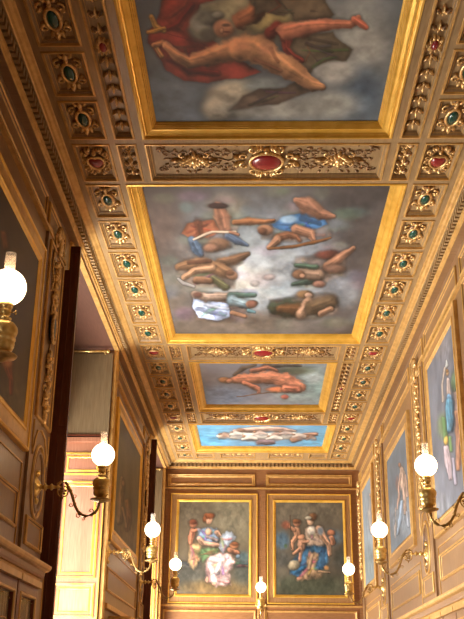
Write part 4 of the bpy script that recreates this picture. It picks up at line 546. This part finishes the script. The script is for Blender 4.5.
# wall paintings: frame with flat band and bright inner lip
def wall_painting(nm, side, a, b, z0, z1, lab, band, lip, seed, nx, ny, wid=.24):
    ca, cb = (a+b)/2, (z0+z1)/2; w, h = abs(b-a)/2, (z1-z0)/2
    t = thing('framed_painting', lab, 'painting', mount(side, ca, cb), 'framed paintings on the walls')
    f = MB(); k = wid/.24
    P = [(0, 0), (0, .055), (.012, .066), (.03, .062), (.036, .05), (.06, .046), (.14, .046), (.165, .05), (.172, .062), (.19, .066), (.2, .056), (.22, .05), (.24, .034)]
    mm = [lip, lip, lip, lip, band, band, band, lip, lip, lip, lip, lip]
    f.ring(-w-wid, w+wid, -h-wid, h+wid, [(i*k, q) for i, q in P], mm); f.build('frame', t)
    canvas('canvas', 2*w, 2*h, nm, seed, .04, t, nx, ny, GAIN[nm])
M['endgilt'] = wood('gilded_oak', (.36, .18, .06), (.48, .26, .10), .35)
wall_painting('e1', 'end', -2.25, -.342, 4.06, 6.49, 'seated woman in pink skirt holding a tablet, left painting on end wall', 'endgilt', 'gold', 51, 130, 160)
wall_painting('e2', 'end', .391, 2.209, 4.06, 6.49, 'woman in blue drapery with three children, right painting on end wall', 'endgilt', 'gold', 61, 130, 160)
wall_painting('r2', 'right', 12.85, 15.0, 4.12, 6.54, 'blue-robed standing figure with raised arm, right wall painting nearest the viewer', 'endgilt', 'gilt', 71, 70, 200, .25)
wall_painting('r3', 'right', 17.55, 20.4, 4.33, 6.25, 'pale standing nude on blue-grey ground, middle painting of the right wall', 'endgilt', 'gilt', 81, 60, 140, .27)
wall_painting('r4', 'right', 23.4, 25.5, 4.2, 6.6, 'narrow-looking blue-grey painting, right wall beside the end corner', 'endgilt', 'gilt', 91, 40, 120, .25)
wall_painting('l1', 'left', 6.9, 10.15, 4.34, 6.27, 'very dark brown painting with reddish figure, left wall behind nearest lamp', 'gilt', 'gold', 101, 120, 160, .27)
wall_painting('l2', 'left', 17.15, 20.62, 4.3, 6.4, 'dim olive-brown painting on the left wall between the two windows', 'gilt', 'gold', 111, 60, 140, .24)

# carved garlands hanging down the piers
def garland(seed, med):
    t = thing('carved_garland', '', 'wall ornament'); o = MB(); rnd = random.Random(seed)
    o.spiral((-.15, -.16, 0), .1, 1.3, PI/2, 1, .026, 'orn', .08); o.spiral((.15, -.16, 0), .1, 1.3, PI/2, -1, .026, 'orn', .08)
    o.ell((0, -.2, .07), (.08, .12, .07), 'orn', 10, 8)
    for k in range(7): o.leaf((0, -.1, .03), PI/2+(k-3)*.42, .2, .04, 'orn', .06)
    for s in (-1, 1):
        o.tube([(s*.2, -.3, .02), (s*.24, -.55, .03), (s*.14, -.7, .04), (s*.2, -.85, .02)], [.03, .022, .02, .01], 'orn', 5)
    y = -.4
    while y > -2.25:
        w = .13*(1-.3*abs(y+1.3))
        if not (med and -1.5 < y < -1.05):
            for s in (-1, 1):
                o.leaf((0, y, .02), -PI/2+s*rnd.uniform(.5, 1.3), rnd.uniform(.12, .2), .04, 'orn', .06)
                if rnd.random() < .6: o.spiral((s*rnd.uniform(.06, .12), y-.04, .01), rnd.uniform(.04, .07), 1.2, rnd.uniform(0, 6), s, .016, 'orn', .05)
            o.ell((rnd.uniform(-.05, .05), y-.03, .05), (rnd.uniform(.03, .055), rnd.uniform(.04, .07), .05), 'orn', 8, 5)
            o.leaf((rnd.uniform(-.02, .02), y, .04), -PI/2+rnd.uniform(-.3, .3), .17, .035, 'orn', .06)
        y -= .15
    pts = [(.07*math.sin(i*.9), -.45-.11*i, .03+.02*math.cos(i)) for i in range(17)]; o.tube(pts, .02, 'orn', 5)
    o.leaf((0, -2.25, .02), -PI/2, .28, .04, 'orn', .05)
    b = o.build('relief', t, True); b.location.z = .035; b.scale = (.85, 1, .6)
    if med:
        o = MB(); o.tube([(.1*math.cos(a), -1.28+.2*math.sin(a), .05) for a in [2*PI*i/18 for i in range(18)]], .022, 'orn', 6, closed=True); o.ell((0, -1.28, .03), (.09, .19, .04), 'blue', 14, 8)
        g = o.build('medallion', t, True); g.location.z = .035; g['label'] = 'blue-grey oval medallion'
    return t
ga, gau, gb, gbu = garland(5, False), [], garland(9, True), []
GG = 'carved gilt garlands on the wall piers'
put(ga, gau, mount('right', 16.1, 7.02), 'pale gilt carved garland on right wall above the middle lamp', GG)
put(ga, gau, mount('right', 21.85, 7.02), 'pale gilt garland on right wall between the second and third paintings', GG)
put(ga, gau, mount('right', 11.4, 7.0), 'gilt garland above the largest right-hand lamp, at the photo edge', GG)
put(ga, gau, mount('right', 26.25, 6.95), 'narrow gilt garland in the far right corner of the gallery', GG)
put(gb, gbu, mount('left', 11.05, 7.05), 'dark orange-gold garland with blue medallion, left pier before the first window', GG)
put(gb, gbu, mount('left', 21.8, 7.0), 'carved garland on left pier before the far window', GG)

# ------------------------------------------------------------------ oil-lamp sconces (local Y up, local Z away from wall)
def sconce_proto():
    t = thing('oil_lamp_sconce', '', 'lamp')
    o = MB(); o.lathe([(0, 0), (.12, 0), (.125, .012), (.1, .03), (.085, .032), (.07, .05), (.04, .055), (.035, .07)], 'brass', n=20, axis='z')
    o.lathe([(.035, .06), (.022, .08), (.022, .1), (.045, .112), (.045, .125), (.02, .14), (.018, .17), (.038, .185), (.038, .2), (.018, .215), (.016, .25), (.032, .262), (.032, .272), (.014, .285), (.012, .31)], 'brass', n=14, axis='z')
    for s in (-1, 1): o.leaf((0, s*.1, .01), s*PI/2, .1, .045, 'brass', .03); o.leaf((s*.09, 0, .01), 0 if s > 0 else PI, .06, .04, 'brass', .03)
    o.build('backplate', t, True)
    o = MB(); A = [(.30, .0), (.30, .035), (.335, .062), (.385, .055), (.43, -.0), (.465, -.08), (.49, -.15), (.515, -.215), (.55, -.275), (.60, -.315), (.65, -.33), (.70, -.32), (.745, -.29), (.775, -.245), (.79, -.17)]
    o.tube([(0, y, s) for s, y in A], [.014]+[.017]*12+[.016, .014], 'iron', 8)
    o.tube([(0, -.05+.062*math.sin(a), .362+.062*math.cos(a)) for a in [2*PI*i/18 for i in range(18)]], .009, 'iron', 6, closed=True)
    for i in range(5): a = 2*PI*i/5+.3; o.ell((0, -.05+.03*math.sin(a), .362+.03*math.cos(a)), (.01, .018, .018), 'iron', 6, 5)
    o.ell((0, -.05, .362), (.014, .014, .014), 'iron', 6, 5); o.tube([(0, -.11, .362), (0, -.135, .36), (0, -.15, .352)], [.012, .01, .004], 'iron', 5)
    for (s, y, r, a0, sg) in ((.50, -.10, .03, PI, 1), (.465, -.2, .028, 0, -1), (.56, -.325, .03, PI/2, 1), (.70, -.27, .035, -PI/2, 1), (.62, -.36, .022, PI/2, -1)):
        pts = []; rad = []
        for i in range(10): q = i/9; rr = r*(1-.8*q); an = a0+sg*q*2*PI*1.1; pts.append((0, y+rr*math.sin(an), s+rr*math.cos(an))); rad.append(.008*(1-.5*q))
        o.tube(pts, rad, 'iron', 5)
    for s, y in ((.45, -.04), (.505, -.19), (.575, -.3)): o.ell((0, y, s), (.022, .022, .022), 'iron', 8, 5)
    o.build('arm', t, True)
    C = (0, 0, .8)
    o = MB(); o.lathe([(0, -.185), (.03, -.18), (.045, -.165), (.11, -.15), (.118, -.138), (.108, -.132), (.06, -.14), (.05, -.125)], 'iron', C, 24); o.build('drip_pan', t, True)
    o = MB(); o.lathe([(.05, -.135), (.04, -.122), (.055, -.112), (.078, -.095), (.088, -.07), (.09, -.045), (.084, -.03), (.094, -.024), (.094, -.008), (.085, -.002), (.097, .015), (.104, .042), (.1, .07), (.08, .098), (.046, .116), (.034, .125), (.05, .134), (.05, .142), (.03, .15), (.026, .165)], 'brass', C, 24); o.build('oil_font', t, True)
    o = MB(); o.lathe([(.026, .16), (.04, .17), (.044, .18), (.044, .2), (.038, .21), (.05, .222), (.055, .25), (.0, .252)], 'brass', C, 20)
    o.tube([(0, .185, .84), (0, .185, .875)], .005, 'iron', 5); o.lathe([(0, -.004), (.016, -.004), (.016, .004), (0, .004)], 'brass', (0, .185, .878), 10, axis='z'); o.build('burner', t, True)
    o = MB(); r = .134; o.lathe([(r*math.sin(a), .38-r*math.cos(a)) for a in [R(22)+i*(R(158)-R(22))/16 for i in range(17)]], 'globe', C, 28); g = o.build('globe', t, True); g['label'] = 'glowing white opal glass globe'
    o = MB(); o.lathe([(.038, .25), (.045, .38), (.040, .46), (.040, .648), (.0365, .648), (.0365, .46)], 'glass', C, 18); g = o.build('chimney', t, True); g['label'] = 'clear glass chimney'
    for q in t.children:
        if q.name.split('.')[0] != 'backplate': q.location.z = -.035
    return t
lp, lu = sconce_proto(), []; LG = 'brass oil-lamp sconces with opal globes'
for side, a, b, lab in (('left', 6.32, 3.92, 'brass lamp cut off by the left photo edge, in front of dark painting'),
                        ('left', 10.98, 3.79, 'brass lamp on curled arm in front of the sunlit window shutter'),
                        ('left', 16.65, 3.82, 'brass lamp on the left wall just past the first window'),
                        ('left', 21.55, 3.84, 'small farthest lamp on the left wall beside the far window'),
                        ('end', -.015, 3.79, 'lamp facing the viewer on end wall between the two paintings'),
                        ('right', 11.36, 3.77, 'largest right-hand lamp, its arm leaving the photo edge'),
                        ('right', 16.05, 3.75, 'pinkish-globed lamp in the middle of the right wall'),
                        ('right', 21.82, 3.80, 'farthest lamp on the right wall, near the end corner')):
    off = .065 if side != 'end' else .045
    m = mount(side, a, b, .035 if side != 'end' else .03)
    put(lp, lu, m, lab, LG)

# ------------------------------------------------------------------ windows, shutters and what hangs in them
for wi, (a, b) in enumerate(OPEN):
    f = MB(); x0, x1 = -3.62, -3.54
    for (y0, y1, z0, z1) in ((a, b, .45, .57), (a, b, 5.62, ZT), (a, a+.1, .45, ZT), (b-.1, b, .45, ZT), ((a+b)/2-.06, (a+b)/2+.06, .45, 5.7)): f.box(x0, x1, y0, y1, z0, z1, 'mahog')
    for z in (1.7, 2.9, 4.1): f.box(x0+.02, x1-.02, a, b, z, z+.05, 'mahog')
    w = f.build('window_%d' % (wi+1), kind='structure')
    g = MB(); g.quad((-3.58, a+.05, .5), (-3.58, b-.05, .5), (-3.58, b-.05, 5.65), (-3.58, a+.05, 5.65), 'pane'); g.build('glass_pane', w)
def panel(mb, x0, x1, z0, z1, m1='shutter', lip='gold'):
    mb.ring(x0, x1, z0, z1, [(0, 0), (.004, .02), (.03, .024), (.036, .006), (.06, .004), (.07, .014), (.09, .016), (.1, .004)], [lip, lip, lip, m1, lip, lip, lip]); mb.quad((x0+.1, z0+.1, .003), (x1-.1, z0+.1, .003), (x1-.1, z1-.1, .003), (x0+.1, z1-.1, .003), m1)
for wi, (a, b) in enumerate(OPEN):
    nm = ('nearest window behind the viewer', 'first window', 'far window')[wi]
    if wi:
        # sunlit leaf folded flat against the far reveal
        t = thing('window_shutter', f'panelled mahogany shutter on far side of the {nm}, its colour brightened with daylight', 'shutter', Matrix.Translation((-3.12, b-.05, .45)), 'folded window shutters')
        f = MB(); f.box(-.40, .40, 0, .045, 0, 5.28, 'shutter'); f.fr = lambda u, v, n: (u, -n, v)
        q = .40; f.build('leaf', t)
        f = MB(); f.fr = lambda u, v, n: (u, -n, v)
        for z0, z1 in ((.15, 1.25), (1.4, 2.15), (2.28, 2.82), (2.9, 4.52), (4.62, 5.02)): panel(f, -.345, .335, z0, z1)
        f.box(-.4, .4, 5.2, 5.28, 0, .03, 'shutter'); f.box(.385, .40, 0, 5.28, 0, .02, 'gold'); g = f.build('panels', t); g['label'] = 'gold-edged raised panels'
        t = thing('window_blind', f'beige hanging blind above the bright shutter of the {nm}', 'blind', Matrix.Translation((-3.1, b-.06, 5.78)), 'beige blinds')
        f = MB(); k = 22
        for i in range(k):
            x0_, x1_ = -.39+.78*i/k, -.39+.78*(i+1)/k; d0, d1 = .0015*math.sin(i*1.9), .0015*math.sin((i+1)*1.9)
            f.quad((x0_, d0, 0), (x1_, d1, 0), (x1_, d1, 1.5), (x0_, d0, 1.5), 'blind'); f.quad((x0_, d0+.02, 0), (x1_, d1+.02, 0), (x1_, d1+.02, 1.5), (x0_, d0+.02, 1.5), 'blind')
        f.box(-.39, .39, -.02, .03, -.03, .0, 'darkw'); f.build('fabric', t)
        t = thing('curtain_rod', f'thin brass rod under the top of the {nm} recess', 'rod', Matrix.Translation((-3.15, b-.22, 7.27)), 'brass rods')
        f = MB(); f.tube([(-.38, 0, 0), (.36, 0, 0)], .022, 'brass', 8); f.ell((.37, 0, 0), (.035, .035, .035), 'brass', 8, 6)
        for x in (-.3, .3): f.box(x-.01, x+.01, -.01, .2, -.01, .01, 'brass')
        f.build('rod', t, True)
    if wi:
        # open inner shutter standing out from the near side of the opening
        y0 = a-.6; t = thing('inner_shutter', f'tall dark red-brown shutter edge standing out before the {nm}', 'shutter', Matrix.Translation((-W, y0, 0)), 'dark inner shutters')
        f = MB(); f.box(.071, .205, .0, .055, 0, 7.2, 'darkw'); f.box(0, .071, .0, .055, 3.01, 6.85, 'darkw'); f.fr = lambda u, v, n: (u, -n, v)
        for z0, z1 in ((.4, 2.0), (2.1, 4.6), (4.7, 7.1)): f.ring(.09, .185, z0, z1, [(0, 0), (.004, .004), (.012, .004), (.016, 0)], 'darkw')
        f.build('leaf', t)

# ------------------------------------------------------------------ bookcases
M['book1'] = wood('worn_leather', (.10, .07, .05), (.32, .25, .17), .6, (1, 1, 1)); M['book2'] = wood('faded_calf', (.22, .17, .12), (.45, .38, .28), .6, (1, 1, 1)); M['book3'] = wood('grey_cloth', (.12, .12, .11), (.24, .23, .2), .7, (1, 1, 1))
def bookcase(side, y0, y1, lab, glazed):
    t = thing('bookcase', lab, 'bookcase', mount(side, (y0+y1)/2, 0), 'built-in bookcases'); w = (y1-y0)/2; n = max(1, round((y1-y0)/.9)); cw = 2*w/n
    f = MB(); m = 'mahog' if side == 'left' else 'wallw'
    f.box(-w, w, 0, .12, .0, .3, m); f.box(-w, w, .12, 2.66, .0, .02, m)
    for i in range(n+1): x = -w+cw*i; f.box(max(x-.02, -w), min(x+.02, w), .12, 2.66, .02, .26, m)
    for z in (.12, .55, .98, 1.38, 1.78, 2.12): f.box(-w+.02, w-.02, z, z+.03, .02, .25, m)
    f.box(-w, w, 2.6, 2.68, .02, .28, m); f.build('carcass', t)
    f = MB(); prv = None
    P = [(.0, 2.68), (.30, 2.68), (.31, 2.70), (.33, 2.705), (.34, 2.73), (.345, 2.775), (.375, 2.785), (.39, 2.80), (.40, 2.825), (.40, 2.84), (0, 2.84)]
    mm = [m, 'gilt', 'gilt', m, m, 'gilt', 'gilt', 'gilt', 'gilt', m]
    for i, ((p, z), (p2, z2)) in enumerate(zip(P[:-1], P[1:])):
        f.quad((-w-max(0, p-.3), z, p), (w+max(0, p-.3), z, p), (w+max(0, p2-.3), z2, p2), (-w-max(0, p2-.3), z2, p2), mm[i])
        for s in (-1, 1): f.quad((s*(w+max(0, p-.3)), z, p), (s*(w+max(0, p2-.3)), z2, p2), (s*(w+max(0, p2-.3)), z2, 0), (s*(w+max(0, p-.3)), z, 0), mm[i])
    f.build('cornice', t)
    for i in range(n):
        x0, x1 = -w+cw*i+.02, -w+cw*(i+1)-.02
        f = MB(); f.ring(x0, x1, .14, 2.60, [(0, .262), (0, .295), (.04, .3), (.09, .3), (.1, .31), (.115, .31), (.125, .295), (.13, .262)], [m, m, m, 'gilt', 'gilt', 'gilt', m])
        f.box(x0+.0, x1-.0, 2.602, 2.665, .262, .335, 'gilt')
        d = f.build('door', t); g = MB()
        if glazed: g.quad((x0+.12, .27, .274), (x1-.12, .27, .274), (x1-.12, 2.48, .274), (x0+.12, 2.48, .274), 'pane'); g.build('glass_pane', d)
        else: g.box(x0+.12, x1-.12, .27, 2.48, .268, .28, m); g.build('door_panel', d)
    return t
bookcase('left', 4.95, 10.42, 'dark bookcase with gilt-edged glass doors at lower left under the painting', True)
bookcase('left', 17.6, 21.3, 'low bookcase on the left wall between the windows', False)
bookcase('right', 11.0, 25.9, 'long pale bookcase along the foot of the right wall', False)
rnd = random.Random(2); bk = None; cnt = 0
for x_s, x_e, wh in ((8.62, 9.44, 'second glass door'), (9.54, 10.36, 'end glass door')):
    y = x_s+.02; k = 0
    while y < x_e-.09:
        th = rnd.uniform(.045, .075); h = rnd.uniform(.30, .42); d = .17; mt = rnd.choice(['book1', 'book2', 'book3'])
        f = MB(); f.box(0, d-.012, .004, th-.004, 0, h, mt)
        f.tube([(d-.012, th/2, 0), (d-.012, th/2, h*.5), (d-.012, th/2, h)], th/2-.002, mt, 8)
        for z in (.2, .8): f.box(d-.01, d+th/2-.004, th*.2, th*.8, h*z, h*z+.008, 'gilt')
        o = f.build('book'); o.location = (-2.62, y, 2.151)
        o['label'] = f"old book, {ordn[k] if k < 6 else ('seventh','eighth','ninth','tenth','eleventh','twelfth','thirteenth','fourteenth','fifteenth')[k-6]} from the left behind the {wh}, lower left bookcase"; o['category'] = 'book'; o['group'] = 'old books on the top shelf'
        y += th+.002; k += 1

# ------------------------------------------------------------------ light
def area(name, loc, rot, sx, sy, power, colr):
    l = bpy.data.lights.new(name, 'AREA'); l.shape = 'RECTANGLE'; l.size = sx; l.size_y = sy; l.energy = power; l.color = colr
    o = bpy.data.objects.new(name, l); col.objects.link(o); o.location = loc; o.rotation_euler = rot; return o
for i, ((a, b), p) in enumerate(zip(OPEN, (PW0, PW1, PW2))):
    area('sky_light_%d' % i, (-3.95, (a+b)/2, 3.3), (0, R(-90), 0), 4.8, b-a, p, DAYC)
    area('ceiling_fill_%d' % i, (-4.3, (a+b)/2, 1.3), (0, R(-90-UP), 0), 2.0, b-a, p*FILL, (1, .95, .87))  # added lamp outside each window, aimed up to brighten the ceiling
wd = bpy.data.worlds.new('World'); bpy.context.scene.world = wd; wd.use_nodes = True; nt = wd.node_tree
sky = nt.nodes.new('ShaderNodeTexSky'); sky.sky_type = 'NISHITA'; sky.sun_elevation = R(48); sky.sun_rotation = R(200); sky.sun_disc = False
nt.links.new(sky.outputs[0], nt.nodes['Background'].inputs[0]); nt.nodes['Background'].inputs[1].default_value = .25
if SUN:
    l = bpy.data.lights.new('sun', 'SUN'); l.energy = SUN; l.angle = R(2); l.color = (1, .93, .82); o = bpy.data.objects.new('sun', l); col.objects.link(o)
    o.rotation_euler = Vector(SUND).to_track_quat('-Z', 'Y').to_euler()

# ------------------------------------------------------------------ camera
f_px, p, yw, ro = 961.07, R(21.80475), R(-1.67387), R(.67891)
fwd = Vector((math.sin(yw)*math.cos(p), math.cos(yw)*math.cos(p), math.sin(p))); rt = fwd.cross(Vector((0, 0, 1))).normalized(); up = rt.cross(fwd)
r2_ = rt*math.cos(ro)+up*math.sin(ro); u2 = -rt*math.sin(ro)+up*math.cos(ro)
cd = bpy.data.cameras.new('camera'); cam = bpy.data.objects.new('camera', cd); col.objects.link(cam)
cam.matrix_world = Matrix(((r2_[0], u2[0], -fwd[0], -.0982), (r2_[1], u2[1], -fwd[1], 0), (r2_[2], u2[2], -fwd[2], 1.6), (0, 0, 0, 1)))
cd.sensor_fit = 'VERTICAL'; cd.sensor_height = 36; cd.lens = f_px*36/619; cd.clip_end = 100
sc = bpy.context.scene; sc.camera = cam
sc.view_settings.view_transform = 'Standard'; sc.view_settings.look = 'None'; sc.view_settings.gamma = 1; sc.view_settings.use_curve_mapping = False
sc.view_settings.exposure = EXPO
sc.cycles.use_denoising = True; sc.cycles.max_bounces = 10; sc.cycles.diffuse_bounces = 7; sc.cycles.sample_clamp_indirect = 8
